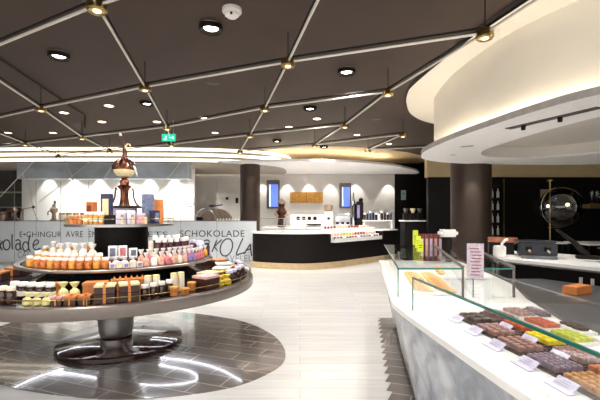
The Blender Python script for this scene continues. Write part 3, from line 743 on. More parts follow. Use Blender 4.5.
for k, px in enumerate((122, 132.5, 146)):
    l, rz = put(px, .572, zT3); jar('%s from the left of three small gold-topped flasks at the front of the top disc' % ORD[k], l, .015, .1, 'goldbox', 'brass', 'gold-topped flasks')
l, rz = put(138, .46, zT3); giftbox('mauve box right of the lilac white boxes on the top disc', l, .1, .09, .12, 'pinktop', 'lilac', None, None, rz)
l, rz = put(148, .36, zT3); packbox('tall blue grey patterned carton right of the copper urn', l, .125, .08, .345, 'bluegrey', None, None, rz)
l, rz = put(154.5, .485, zT3); packbox('navy carton with a pale emblem near the right end of the top disc', l, .1, .07, .15, 'navy', 'bluegrey', None, rz)
l, rz = put(164, .42, zT3); packbox('tall plain orange carton at the right end of the top disc', l, .125, .11, .29, 'orangebox', None, None, rz)
for k, (dx, dy) in enumerate([(.2, .3), (0, .4), (-.2, .38)]):
    giftbox('%s lilac gift box at the far side of the top disc' % ORD[k], (TX + dx, TY + dy, zT3), .14, .12, .12, 'lilac', 'paper', None, 'far lilac boxes', 0)
# copper urn on a pedestal
pz = zT3
tag(obj('pedestal_block', MB().lathe([(0, 0), (.17, 0), (.17, .18), (0, .18)], 40, (TX, TY, pz)), M['lilac']), 'lilac round pedestal under the copper urn in the middle of the top disc', 'pedestal')
uz = pz + .182
u = thing('copper_urn', 'tall antique copper urn with globe body and plumed top on the display table', 'urn', (TX + .03, TY, uz))
obj('base_plate', MB().lathe([(0, 0), (.19, 0), (.2, .012), (.19, .025), (.1, .03), (0, .03)], 36), M['blackmatte'], u)
obj('stem', MB().lathe([(.062, .03), (.055, .06), (.045, .14), (.05, .22), (.075, .25), (.085, .262), (.05, .28), (.055, .31), (.045, .34), (.03, .36), (.055, .365), (.055, .374), (0, .374)], 24), M['copper'], u)
for k in range(4):
    a_ = k * PI / 2 + .6
    leg = [(.09, .245), (.1, .2), (.105, .13), (.125, .07), (.15, .03), (.165, .03)]
    obj('leg', MB().tube([(r_ * math.cos(a_), r_ * math.sin(a_), z_) for r_, z_ in leg], [.012, .011, .01, .011, .013, .01], 8), M['darkcopper'], u)
globe = obj('globe_body', MB().lathe([(.0, .375), (.045, .38), (.085, .395), (.108, .425), (.12, .465), (.115, .51), (.085, .55), (.05, .58), (.035, .61)], 32), M['copper'], u)
obj('globe_bowl', MB().lathe([(.047, .377), (.09, .393), (.113, .425), (.123, .452), (.125, .458)], 32), M['goldbox'], globe)
lf = MB()
for k in range(9):
    a_ = 2 * PI * k / 9
    lf.tube([(r_ * math.cos(a_ + s_), r_ * math.sin(a_ + s_), z_) for r_, z_, s_ in ((.122, .465, 0), (.12, .5, .1), (.095, .545, .2), (.055, .59, .25))], [.02, .022, .018, .008], 6)
obj('leaf_relief', lf, M['darkcopper'], globe)
plume = obj('plume', MB().tube([(0, 0, .60), (.005, 0, .67), (-.01, .0, .75), (-.03, 0, .82), (-.045, 0, .87)], [.04, .026, .016, .018, .02], 10), M['darkcopper'], u)
obj('plume_curl', MB().tube([(0, 0, .68), (.012, 0, .74), (.035, 0, .775), (.06, 0, .77), (.075, 0, .745)], [.016, .012, .01, .009, .006], 8), M['goldbox'], plume)
obj('plume_tip', MB().tube([(-.045, 0, .87), (-.055, 0, .905)], [.02, .012], 8), M['creamtube'], plume)
obj('spout', MB().tube([(.115, -.02, .5), (.145, -.03, .46), (.155, -.03, .41), (.17, -.035, .38)], [.016, .013, .011, .012], 8), M['alu'], u)
# ================================================================== marble counter with glass cases
FX = spline([(1.05, -1.2), (.92, .6), (.80, 1.46), (.70, 2.4), (.683, 2.7)], 5, closed=False)[:-1] + [(.678, 2.78), (.682, 2.86), (.70, 2.96), (.80, 3.55), (.92, 4.3), (1.05, 5.0), (1.10, 5.4)]
BX = [(1.75, -1.2), (1.75, .6), (1.64, 1.46), (1.62, 2.3), (1.72, 2.7), (1.78, 2.96), (2.0, 3.55), (2.12, 4.3), (2.2, 5.0), (2.24, 5.4)]
def fx(y):
    for (xa, ya), (xb, yb) in zip(FX, FX[1:]):
        if ya <= y <= yb: return xa + (xb - xa) * (y - ya) / (yb - ya)
    return FX[-1][0]
def bx_(y):
    for (xa, ya), (xb, yb) in zip(BX, BX[1:]):
        if ya <= y <= yb: return xa + (xb - xa) * (y - ya) / (yb - ya)
    return BX[-1][0]
ct = thing('marble_counter', 'long faceted grey marble sales counter with white top', 'counter', (.9, 2.5, 0))
inv = Matrix.Translation((-.9, -2.5, 0))
def cp(name, mb, m, parent=ct):
    bmesh.ops.transform(mb.b, matrix=inv, verts=mb.b.verts); return obj(name, mb, m, parent)
ys = [y for x, y in FX]
body = MB()
sec = []
for y in ys:
    f0 = fx(y); k = [(f0 + .015, .862), (f0 + .115, .5), (f0 + .205, .06)]
    sec.append([body.b.verts.new((x, y, z)) for x, z in k] + [body.b.verts.new((bx_(y) - .02, y, .06)), body.b.verts.new((bx_(y) - .02, y, .862))])
for a, b in zip(sec, sec[1:]):
    for k in range(5): body.b.faces.new((a[k], a[(k + 1) % 5], b[(k + 1) % 5], b[k]))
body.b.faces.new(sec[0]); body.b.faces.new(sec[-1][::-1])
cp('marble_front', body, marble_mat('grey_marble', 'c2c6cd', '7f8794', .25, 3.2, .4))
plinth = [(fx(y) + .25, y) for y in ys] + [(bx_(y) - .06, y) for y in ys[::-1]]
cp('plinth', MB().prism(plinth, .004, .06), M['blackmatte'])
topo = [(fx(y), y) for y in ys] + [(bx_(y), y) for y in ys[::-1]]
cp('countertop', MB().prism(topo, .864, .9), M['whitetop'])
lip = MB().tube([(fx(y) + .012, y, .89) for y in ys], .012, 8)
cp('rounded_nosing', lip, M['whitetop'])
cp('rear_edge', MB().tube([(bx_(y) - .03, y, .91) for y in ys], .014, 6), M['greyrail'])
ZC0, ZG = .902, 1.13
def case(label, corners, edges_, rear):
    """glass box: front-near, front-far, rear-far, rear-near corners"""
    c = Vector((sum(p[0] for p in corners) / 4, sum(p[1] for p in corners) / 4))
    t = thing('glass_case', label, 'display case', (c.x, c.y, ZC0))
    P = [Vector((p[0] - c.x, p[1] - c.y)) for p in corners]; H = ZG - ZC0
    def pane(name, a, b, h0, h1, th=.008):
        d = (b - a); m_ = (a + b) / 2
        return obj(name, MB().box((m_.x, m_.y, (h0 + h1) / 2), (d.length, th, h1 - h0), math.atan2(d.y, d.x)), G_clear, t, smooth=False)
    pane('front_pane', P[0], P[1], .001, H - .012)
    pane('near_pane', P[0].lerp(P[3], .02), P[3], .001, H - .012)
    pane('far_pane', P[1].lerp(P[2], .02), P[2], .001, H - .012)
    obj('top_pane', MB().prism([tuple(p) for p in P], H - .01, H), G_clear, t, smooth=False)
    eb = MB()
    for a, b in ((0, 1), (0, 3)):
        if (a, b) in edges_: eb.box(((P[a].x + P[b].x) / 2, (P[a].y + P[b].y) / 2, H - .005), ((P[b] - P[a]).length, .011, .012), math.atan2((P[b] - P[a]).y, (P[b] - P[a]).x))
    obj('polished_edge', eb, M['glassedge'], t, smooth=False)
    ve = MB(); q0 = P[0]
    ve.box((q0.x, q0.y, H / 2 - .004), (.007, .007, H - .012))
    obj('corner_edge', ve, M['glassedge'], t, smooth=False)
    if rear:
        d = P[2] - P[3]; m_ = (P[2] + P[3]) / 2
        obj('rear_rail', MB().box((m_.x, m_.y, H + .008), (d.length, .022, .016), math.atan2(d.y, d.x)), M['greyrail'], t, smooth=False)
        for q_ in (P[2], P[3]): obj('rear_post', MB().box((q_.x, q_.y, H / 2), (.014, .014, H - .004)), M['greyrail'], t, smooth=False)
    return t
fa, fb = (.752, 2.57), (.93, .95)
case('near low glass case over the tray rows on the marble counter', [fa, (.752, 2.57), (1.3, 2.6), (1.3, 2.6)] if False else [(.752, 2.57), (.93, .9), (1.45, .9), (1.36, 2.57)], {(0, 1)}, False)
case('glass case at the far end of the marble counter holding the pastries', [(.762, 2.99), (1.16, 5.3), (1.83, 5.3), (1.265, 2.99)], {(0, 1), (0, 3)}, True)
case('framed glass case behind the lilac menu card on the marble counter', [(1.345, 2.99), (1.80, 4.6), (2.08, 4.6), (1.66, 2.99)], {(0, 3)}, True)

# trays of chocolate in the near case -------------------------------
ROWDIR = math.atan2(-.9, .1)
def tray(label, x, y, kind, w, d, nx, ny, zz=.0, dusty=None, holder='whitetop', plain=False, catn='chocolate', gname=None):
    rz = ROWDIR + .03
    t = thing('tray', 'shallow tray under the ' + label, 'tray', (x, y, ZC0 + zz), rz)
    hh = .022
    obj('tray_base', MB().box((0, 0, .004), (w, d, .008)), M[holder], t, smooth=False)
    obj('tray_rim', MB().box((0, -d / 2, .009), (w, .004, .018)).box((0, d / 2, .009), (w, .004, .018)).box((-w / 2, 0, .009), (.004, d, .018)).box((w / 2, 0, .009), (.004, d, .018)), M[holder], t, smooth=False)
    pw, pd = (w - .02) / nx, (d - .02) / ny
    me = cached(('pc', kind, round(pw, 3), round(pd, 3)), lambda: MB().box((0, 0, .013), (pw * .86, pd * .86, .026), bev=.003, top=.9).mesh('chocolate_piece'))
    ct_, st_ = math.cos(rz), math.sin(rz)
    for i in range(nx):
        for j in range(ny):
            lx, ly = -w / 2 + .01 + pw * (i + .5), -d / 2 + .01 + pd * (j + .5)
            o = link('chocolate_piece', me, M[kind], None, (x + lx * ct_ - ly * st_, y + lx * st_ + ly * ct_, ZC0 + zz + .0085), rz + random.uniform(-.03, .03))
            tag(o, 'one of the ' + label, 'chocolate', label)
def price_tag(x, y, label):
    t = thing('price_card', label, 'card', (x, y, ZC0 + .0005), ROWDIR + .03, 'lilac price cards')
    me = cached('tagm', lambda: MB().prism([(-.055, -.03), (.055, -.03), (.055, .0), (-.055, .0)], 0, .003).mesh('card_foot'))
    link('card_foot', me, M['lilac'], t)
    def mk():
        b = MB(); b.box((0, 0, .022), (.095, .003, .04))
        bmesh.ops.rotate(b.b, verts=b.b.verts, cent=(0, 0, .003), matrix=Matrix.Rotation(R(-48), 3, 'X')); return b.mesh('card_face')
    link('card_face', cached('tagf', mk), M['lilac'], t)
    def mk3():
        b = MB()
        for k in range(3): b.box((-.01 + .005 * k, -.0025, .012 + .01 * k), (.06 - .012 * k, .001, .002))
        bmesh.ops.rotate(b.b, verts=b.b.verts, cent=(0, 0, .003), matrix=Matrix.Rotation(R(-48), 3, 'X')); return b.mesh('card_print')
    link('card_print', cached('tagp', mk3), M['faint'], t)
ROW1 = [((457, 318), 'choc', 'dusted dark chocolates at the far end of the front row', 3, 2), ((486, 329), 'pinkchoc', 'mauve brown chocolates next to the dusted ones', 4, 3),
        ((503, 340), 'pinkchoc', 'ribbed milk chocolates between mauve and lilac ones', 5, 3), ((540, 357), 'lilacchoc', 'lilac dusted pralines in the front row', 6, 5),
        ((572, 373), 'caramel', 'golden caramel squares in the front row', 5, 4), ((598, 394), 'pinktop', 'pale pink chocolates at the near front end', 4, 3)]
for n, (p, kd, lb, nx, ny) in enumerate(ROW1):
    q = G(p[0], p[1], .925); xx = 1.06 + .015 * max(0, n - 2)
    y = [2.33, 2.09, 1.86, 1.63, 1.42, 1.20][n]
    tray(lb, xx, y, kd, .19, .15, nx, ny, holder='brownbox')
    price_tag(xx - .115, y + .01, 'lilac price card in front of the ' + lb.split(' at the')[0].split(' in the')[0])
ROW2 = [(2.40, 'redbrown', 'red brown chocolates at the far second row', 3, 3), (2.17, 'orangechoc', 'orange chocolates next to the yellow ones', 3, 3),
        (1.945, 'yellowchoc', 'bright yellow chocolates', 3, 3), (1.72, 'pinkchoc', 'speckled pink chocolates after the yellow ones', 5, 4), (1.50, 'orangebox', 'orange brown nut chocolates by the glass', 4, 4)]
for y, kd, lb, nx, ny in ROW2:
    tray(lb, 1.235, y, kd, .19, .125, nx, ny, .0, holder='brownbox')
    if kd in ('orangechoc', 'pinkchoc', 'yellowchoc'): price_tag(1.144, y - .0, 'lilac price card in front of the ' + lb.split(' in the')[0].split(' next')[0].split(' after')[0])
# third row outside the case, at the back of the counter
for y, kd, lb, hold in [(2.46, 'pinkchoc', 'dusty pink chocolates in the rear row', 'whitetop'), (2.22, 'orangechoc', 'dark orange chocolates in the rear row', 'whitetop'), (1.98, 'greenchoc', 'yellow green chocolates in the rear row', 'whitetop')]:
    tray(lb, 1.395, y, kd, .19, .13, 4, 3, 0, holder=hold)
tray('small grey truffles on the grey tray by the rear edge', 1.535, 2.5, 'lilacchoc', .16, .07, 5, 2, 0, holder='stainless')
for k, (x, y) in enumerate(((1.50, 2.1), (1.52, 1.86))):
    tag(obj('riser_tray', MB().box((0, 0, .015), (.2, .09, .03), bev=.003), M['whitetop'], None, (x, y, ZC0), ROWDIR), ['white riser tray under the dark chocolate shards', 'empty white riser tray beside the dark shards'][k], 'tray')
for k in range(9):
    o = obj('chocolate_shard', MB().box((0, 0, .008), (.05, .018, .014), random.uniform(-.6, .6), bev=.003), M['choc'], None, (1.50 + (k % 3 - 1) * .02, 2.1 + (k // 3 - 1) * .05, ZC0 + .031), ROWDIR)
    tag(o, 'rough dark chocolate shard heaped on a white riser tray', 'chocolate', 'dark chocolate shards')
# pastries in the far case
t = thing('pastry_tray', 'long shallow white tray of golden pastries in the far glass case', 'tray', (1.17, 3.56, ZC0), R(80))
obj('tray_base', MB().box((0, 0, .005), (1.0, .34, .01), bev=.003), M['plastic_white'], t)
for k in range(24):
    i, j = k % 12, k // 12
    lx, ly = -.44 + i * .08, -.085 + j * .17
    c_, s_ = math.cos(R(80)), math.sin(R(80))
    b = cached('pastry', lambda: MB().tube([(-.085, 0, .014), (-.05, .003, .02), (0, .005, .022), (.05, .003, .02), (.085, 0, .014)], [.006, .014, .016, .014, .006], 8).mesh('pastry'))
    o = link('pastry_stick', b, M[('pastry', 'caramel', 'pastry', 'creamtube')[(k * 7) % 4]], None, (1.17 + lx * c_ - ly * s_, 3.56 + lx * s_ + ly * c_, ZC0 + .0105), R(80 + 62 + random.uniform(-6, 6)))
    tag(o, 'golden pastry stick on the long white tray in the far glass case', 'pastry', 'golden pastry sticks')
for k in range(6):
    o = link('cookie', cached('cookie', lambda: MB().lathe([(0, 0), (.034, 0), (.04, .01), (.03, .022), (0, .026)], 14).mesh('cookie')), M['pastry'], None, (1.52 + .02 * (k % 2) + .02 * k, 4.15 + .09 * k, ZC0 + .001))
    tag(o, 'round golden cookie in a line at the back of the far glass case', 'cookie', 'line of round cookies')
# cards and packages on the glass tops
tz = ZG + .001
t = thing('menu_card', 'lilac menu card in a clear stand on the near glass case', 'card', (1.12, 2.46, tz), R(-14))
obj('card', MB().box((0, 0, .118), (.1, .004, .225)), M['menucard'], t)
pr = MB()
for k in range(9): pr.box((random.uniform(-.008, .008), -.003, .03 + .021 * k), (.06 + random.uniform(-.015, .015), .001, .006))
obj('card_print', pr, M['redbrown'], t)
obj('stand_foot', MB().box((0, 0, .003), (.11, .06, .006)), G_clear, t)
for k, (x, y) in enumerate(((1.335, 4.28), (1.455, 4.75), (1.565, 5.22))):
    t = thing('price_block', '%s of three yellow-green price blocks standing on the far glass case' % ('nearest', 'middle', 'farthest')[k], 'sign', (x, y, tz), R(6 - 4 * k), 'yellow-green price blocks')
    hh = (.118, .145, .2)[k]
    obj('block', MB().box((0, 0, hh / 2), (.065, .03, hh), bev=.003), M['greencard'], t)
    obj('block_print', MB().box((0, -.016, hh * .6), (.045, .001, .008)).box((0, -.016, hh * .4), (.035, .001, .008)), M['ink'], t)
for k in range(5):
    packbox('%s from the left of five red brown packs lined up behind the far glass case' % ORD[k], (1.69 + .063 * k, 5.36, .9015), .056, .06, .37, 'redbrown', 'pinktop' if k % 2 else 'lilac', 'red brown packs', 0)
t = thing('receipt_printer', 'white receipt printer standing at the far right end of the marble counter', 'printer', (2.0, 5.21, .9015), .05)
obj('pedestal', MB().box((0, 0, .167), (.08, .1, .33), bev=.008), M['blackmatte'], t)
obj('shell', MB().box((0, 0, .39), (.24, .16, .1), bev=.03), M['plastic_white'], t)
obj('paper_slot', MB().box((0, -.03, .442), (.1, .012, .006)), M['blackmatte'], t)
# ================================================================== service worktop and bar
t = thing('service_worktop', 'dark stainless service worktop between marble counter and bar', 'worktop', (2.4, 3.0, 0))
wk = [(1.77, .6), (1.665, 1.46), (1.645, 2.3), (1.745, 2.7), (1.805, 2.96), (2.025, 3.55), (2.16, 4.28), (2.68, 4.28), (3.3, 3.4), (3.85, 2.4), (4.3, 1.0)]
wl = [(x - 2.4, y - 3.0) for x, y in wk]
obj('cabinet', MB().prism(offset(wl, .01), .001, .79), M['blackmatte'], t, smooth=False)
obj('worktop', MB().prism(wl, .791, .83), M['stainless'], t, smooth=False)
packbox('low copper brown carton lying on the stainless service worktop', (2.52, 3.5, .8315), .26, .12, .07, 'orangebox', None, None, .5)
bar = thing('bar_counter', 'white topped bar counter with dark front at the right', 'bar', (3.0, 4.3, 0))
bo = [(2.46, 4.88), (3.05, 3.92), (3.9, 2.85), (4.9, 1.8), (5.6, 2.4), (4.6, 3.6), (3.9, 4.95), (3.3, 5.75), (2.9, 5.8)]
bl = [(x - 3.0, y - 4.3) for x, y in bo]
obj('front_panel', MB().prism(offset(bl, .07), .001, .955), M['front'], bar, smooth=False)
obj('bar_top', MB().prism(bl, .957, 1.0), M['whitetop'], bar, smooth=False)
obj('top_trim', MB().tube([(x, y, .955) for x, y in bl[:4]], .014, 6), M['greyrail'], bar)
for x, y in ((2.985, 4.09), (3.04, 4.0)):
    obj('socket_plate', MB().box((x - 3.0 + .006, y - 4.3 + .01, .83), (.03, .012, .09), math.atan2(-.96, .59)), M['smoke'], bar)
zb = 1.0015
t = thing('coffee_machine', 'dark blue coffee machine with angled top on the end of the bar', 'coffee machine', (3.02, 4.92, zb), R(-25))
obj('machine_body', MB().box((0, 0, .1), (.42, .3, .17), bev=.02), M['dk_blue'], t)
obj('drip_tray', MB().box((.0, -.2, .02), (.38, .12, .03)), M['stainless'], t)
obj('top_rack', MB().box((0, 0, .2), (.4, .28, .02), bev=.004), M['dk_blue'], t)
for k in range(2): obj('group_head', MB().lathe([(0, .0), (.03, .0), (.035, .05), (0, .05)], 14, (-.1 + .2 * k, -.17, .09)), M['blackmatte'], t)
for k in range(2): obj('handle', MB().tube([(-.1 + .2 * k, -.18, .1), (-.1 + .2 * k, -.3, .09)], .014, 8), M['tan'], t)
t = thing('copper_cover', 'copper brown tilted lid standing left of the dark blue coffee machine', 'cover', (2.80, 5.36, zb), R(-20))
obj('lid_panel', MB().prism([(-.16, -.1), (.14, -.12), (.14, .1), (-.16, .1)], .0, .16), M['blackmatte'], t)
obj('lid_top', MB().prism([(-.18, -.12), (.18, -.14), (.14, .1), (-.16, .1)], .162, .23), M['copper'], t)
t = thing('white_dispenser', 'small white dispenser at the left tip of the bar', 'dispenser', (2.58, 4.98, zb))
obj('dispenser_body', MB().box((0, 0, .07), (.12, .12, .14), bev=.012), M['plastic_white'], t)
obj('tap', MB().tube([(0, -.06, .12), (-.02, -.1, .17), (.0, -.12, .21), (.04, -.12, .23)], .016, 8), M['plastic_white'], t)
t = thing('blender_stand', 'black folding blender arm crossing over the dark blue machine', 'mixer', (3.42, 4.78, zb), R(-30))
obj('arm', MB().tube([(-.20, 0, .36), (0, 0, .18), (.12, 0, .04)], [.016, .03, .04], 8), M['blackmatte'], t)
obj('foot', MB().box((.12, 0, .02), (.24, .16, .04), bev=.01), M['blackmatte'], t)
for k in range(4):
    tag(obj('spoon', MB().tube([(0, 0, .008), (.12, 0, .008)], .006, 6).sphere((.14, 0, .009), .022, .35), M['chrome'], None, (3.25 + .09 * k, 4.42 - .08 * k, zb), -.5 + .1 * k), 'steel spoon lying on the white bar top by the coffee machine', 'spoon', 'spoons on the bar')

# tables and chairs of the cafe behind the bar
for k, (x, y, w) in enumerate(((5.45, 9.15, 1.3), (6.9, 8.75, 1.3))):
    t = thing('cafe_table', ['white long cafe table beneath the glass globe', 'white cafe table at the right behind the bar'][k], 'table', (x, y, 0))
    obj('table_top', MB().box((0, 0, .885), (w, .8, .04), bev=.008), M['whitetop'], t)
    for sx in (-1, 1):
        for sy in (-1, 1): obj('leg', MB().tube([(sx * (w / 2 - .08), sy * .32, .001), (sx * (w / 2 - .08), sy * .32, .866)], .02, 8), M['blackmatte'], t)
def chair(label, x, y, rz, seatm):
    t = thing('cafe_chair', label, 'chair', (x, y, 0), rz, 'cafe chairs')
    obj('seat', MB().box((0, 0, .58), (.46, .44, .08), bev=.03), M[seatm], t)
    obj('backrest', MB().tube([(.26 * math.sin(a), .05 + .2 * math.cos(a), .86) for a in [R(-90 + 15 * k) for k in range(13)]], .018, 8), M['tan'], t)
    obj('back_shell', MB().ribbon([(.25 * math.sin(a), .05 + .19 * math.cos(a)) for a in [R(-80 + 16 * k) for k in range(11)]], .63, .85), M[seatm], t)
    for sx in (-1, 1):
        for sy in (-1, 1): obj('leg', MB().tube([(sx * .19, sy * .17, .55), (sx * .22, sy * .2, .001)], .014, 8), M['blackmatte'], t)
chair('dark cafe chair left of the white table beneath the globe', 5.1, 9.95, .2, 'blackmatte')
chair('dark cafe chair right of the pole behind the white table', 5.95, 9.9, -.1, 'blackmatte')
chair('maroon cafe chair in front of the right cafe table', 6.3, 7.85, PI, 'maroon')
chair('maroon cafe chair at the near right end of the right cafe table', 7.1, 7.8, PI, 'maroon')
# brass pole with glass globe, shelf and rack on the dark wall
Yg = 10.0
t = thing('glass_globe', 'large clear glass globe held on a thin brass pole before the dark wall', 'globe', (DX(550, Yg), Yg, 0))
obj('pole', MB().tube([(0, 0, .0), (0, 0, DZ(181, Yg))], .02, 10), M['brass'], t)
obj('foot_plate', MB().lathe([(0, .001), (.2, .001), (.2, .02), (0, .03)], 24), M['brass'], t)
gr = 19.6 * Yg / F; gx = DX(561, Yg) - DX(550, Yg); gz = DZ(207, Yg)
sh = obj('globe_shell', MB().sphere((gx, .0, gz), gr, n=40), G_globe, t)
ringm = obj('globe_ring', MB().tube([(gx + (gr + .006) * math.cos(2 * PI * k / 48), 0, gz + (gr + .006) * math.sin(2 * PI * k / 48)) for k in range(49)], .01, 6, cap=False), M['chrome'], t)
obj('cross_bar', MB().tube([(-.05, 0, gz - gr - .02), (gx + .02, 0, gz - gr - .02)], .014, 6), M['brass'], t)
obj('top_cap', MB().lathe([(0, 0), (.07, 0), (.07, .03), (0, .03)], 16, (0, 0, DZ(181, Yg))), M['brass'], t)
t = thing('bar_shelf', 'brass bar shelf with lamp glow at the far right by the dark wall', 'shelf', (DX(601, 9.3), 9.3, DZ(207, 9.3)))
obj('shelf_board', MB().box((0, 0, .02), (.75, .22, .1), bev=.01), M['brass'], t)
obj('post', MB().tube([(.2, 0, -DZ(207, 9.3) + .001), (.2, 0, -.03)], .03, 8), M['blackmatte'], t)
for k in range(4):
    tag(obj('stemmed_glass', MB().lathe([(0, 0), (.05, 0), (.008, .02), (.008, .12), (.05, .19), (.055, .28), (.045, .33)], 16, (DX(592 + 5 * k, 9.3), 9.3, DZ(207, 9.3) + .0715)), G_globe), '%s from the left of the stemmed glasses on the brass bar shelf' % ORD[k], 'glass', 'stemmed glasses on the brass shelf')
for k, (px, py) in enumerate(((551, 206), (570.5, 204.5))):  # bulbs added behind the globe to make its two bright spots
    t = thing('wall_light', ['small bright lamp on the dark wall seen through the globe beside the pole', 'small bright lamp on the dark wall seen through the right half of the globe'][k], 'light', (DX(px, 11.7), 11.94, DZ(py, 11.7)), group='lamps on the dark wall')
    obj('bracket', MB().box((0, -.03, 0), (.05, .06, .05)), M['brass'], t)
    obj('bulb', MB().sphere((0, -.11, 0), .05), E_node, t)
t = thing('wall_picture', 'small beige and blue picture on the dark wall behind the globe', 'picture', (DX(551, 11.8), 11.935, DZ(195, 11.8)))
obj('picture_frame', MB().box((0, 0, 0), (.56, .03, .42)), M['blackmatte'], t)
obj('beige_field', MB().box((-.12, -.018, 0), (.26, .006, .36)), M['tan'], t)
obj('blue_field', MB().box((.14, -.018, 0), (.22, .006, .36)), mat('picture_blue', '3a5f9a', .5), t)
t = thing('bottle_rack', 'tall narrow black wall rack holding pale bottles beside the bronze pillar', 'rack', (DX(495.5, 11.8), 11.85, .4))
obj('rack_frame', MB().box((-.2, 0, 1.05), (.04, .2, 2.1)).box((.2, 0, 1.05), (.04, .2, 2.1)).box((0, .08, 1.05), (.4, .03, 2.1)), M['blackmatte'], t, smooth=False)
obj('frame_trim', MB().box((.235, -.08, 1.1), (.025, .05, 2.25)), M['brass'], t, smooth=False)
for k in range(6): obj('rack_shelf', MB().box((0, 0, .12 + .38 * k), (.36, .18, .02)), M['blackmatte'], t, smooth=False)
for k in range(5):
    for s in (-1, 1):
        tag(obj('bottle', cached_b.copy() if False else MB().lathe([(0, 0), (.04, 0), (.04, .17), (.015, .22), (.015, .28), (0, .28)], 12, (DX(495.5, 11.8) + .09 * s, 11.83, .4 + .132 + .38 * k)), M['smoke']), 'pale bottle, %s on shelf %s from the bottom of the tall black rack' % (('left', 'right')[s > 0], ('one', 'two', 'three', 'four', 'five')[k]), 'bottle', 'bottles in the black rack')
# framed panels of the dark wall
for k, px in enumerate((515, 572)):
    x = DX(px, 11.95); tag(obj('wall_panel', MB().box((x, 11.965, 1.35), (1.6, .04, 2.4), bev=.01), M['black']), ['black glossy wall panel behind the glass globe at its left', 'black glossy wall panel behind the glass globe at its right'][k], 'panel')
o = thing('notice_poster', 'small pale green notice on the dark passage wall', 'poster', (DX(404, 15.85), 15.93, DZ(195, 15.85)))
obj('sheet', MB().box((0, 0, 0), (.2, .012, .4)), M['teal'], o)
obj('poster_print', MB().box((0, -.008, .05), (.11, .002, .08)).box((0, -.008, -.08), (.11, .002, .02)), M['faint'], o)
# ================================================================== back counter
cl = spline([(-1.42, 11.3), (-1.2, 11.05), (-.42, 10.75), (.3, 10.72), (1.0, 11.1), (1.7, 11.75), (2.6, 12.6), (3.1, 13.1)], 6, closed=False)
ctr = cl + [(3.4, 13.4), (2.7, 13.5), (1.6, 12.7), (.6, 12.0), (-.4, 11.75), (-1.42, 11.85)]
bc = thing('back_counter', 'curved dark sales counter with pale wooden plinth at the back of the shop', 'counter', (0, 11.4, 0))
lc = [(x, y - 11.4) for x, y in ctr]
obj('wooden_plinth', MB().prism(offset(lc, -.02), .001, .17), M['wood'], bc, smooth=True)
nf = [Vector(p) for p in lc[:len(cl)] if p[0] < .86]
hi_ = [tuple(p) for p in nf] + [(.9, -.5), (.56, -.1), (2.37, 1.71), (2.75, 1.33), (3.1, 1.72), (3.4, 2.0), (2.7, 2.1), (1.6, 1.3), (.6, .6), (-.4, .35), (-1.42, .45)]
obj('dark_front', MB().prism(offset(lc, .03), .172, .73).prism(offset(hi_, .03), .7301, .985), M['front'], bc)
obj('white_top', MB().prism(hi_, .987, 1.03), M['whitetop'], bc)
zt = 1.0315
# glass case on the left half
t = thing('counter_glass_case', 'low empty glass case on the left half of the back counter', 'display case', (-.35, 11.25, zt))
obj('pane', MB().prism([(-.8, -.1), (-.1, -.38), (.55, -.4), (.55, -.392), (-.1, -.372), (-.795, -.092)], .001, .38), G_clear, t, smooth=False)
obj('top_shelf', MB().prism([(-.8, -.1), (-.1, -.38), (.55, -.4), (.55, .1), (-.8, .25)], .381, .395), M['steel'], t, smooth=False)
obj('inner_shelf', MB().prism([(-.7, 0), (-.1, -.25), (.5, -.27), (.5, .1), (-.7, .2)], .17, .185), M['whitetop'], t, smooth=False)
for x, y in ((-.79, -.09), (-.1, -.365), (.54, -.385), (-.79, .24), (.54, .09)): obj('post', MB().box((x, y, .19), (.02, .02, .378)), M['alu'], t, smooth=False)
# stepped display of small cakes on the right half, hung on the front edge
A2, B2 = Vector((.99, 10.93)), Vector((2.78, 12.72)); dirv = (B2 - A2).normalized(); nrm = Vector((dirv.y, -dirv.x)); ang = math.atan2(dirv.y, dirv.x); Lc = 2.4
mid_ = A2 + dirv * Lc / 2
t = thing('stepped_display', 'white stepped display stand full of small cakes on the back counter', 'display stand', (mid_.x, mid_.y, .7315), ang)
obj('front_tray', MB().box((0, .06, .04), (Lc, .12, .08)).box((0, -.005, .06), (Lc, .01, .12)), M['whitetop'], t, smooth=False)
for k in range(3): obj('step', MB().box((0, .185 + .125 * k, .09 + .05 * k), (Lc, .124, .18 + .1 * k)), M['whitetop'], t, smooth=False)
cakes = ['redbrown', 'pinkbag', 'choc', 'orangebag', 'whitebag']
cw = {'redbrown': 'red brown', 'pinkbag': 'salmon', 'choc': 'dark', 'orangebag': 'golden', 'whitebag': 'white'}
rows = [(.06, .812, 'lowest front', ['choc', 'whitebag', 'choc', 'redbrown']), (.185, .912, 'second', ['pinkbag', 'orangebag', 'redbrown']), (.31, 1.012, 'third', ['whitebag', 'creambag']), (.435, 1.112, 'topmost', ['redbrown', 'pinkbag'])]
me_c = {}
for ly, z, rn, mats_ in rows:
    for k in range(16):
        mm = mats_[(k // 4) % len(mats_)] if rn != 'lowest front' else mats_[(k * 3 + k // 5) % 4]
        p = mid_ + dirv * (-Lc / 2 + .08 + k * .142) + Vector((-dirv.y, dirv.x)) * ly
        o = link('small_cake', cached(('cake', mm), lambda: MB().lathe([(0, 0), (.034, 0), (.04, .035), (.04, .05), (.028, .068), (.01, .075), (0, .085)], 12).mesh('small_cake')), M[mm], None, (p.x, p.y, z + .0005))
        tag(o, 'small %s cake on the %s step of the white stepped display' % (cw.get(mm, 'cream'), rn), 'cake', '%s cakes on the %s step' % (cw.get(mm, 'cream'), rn))
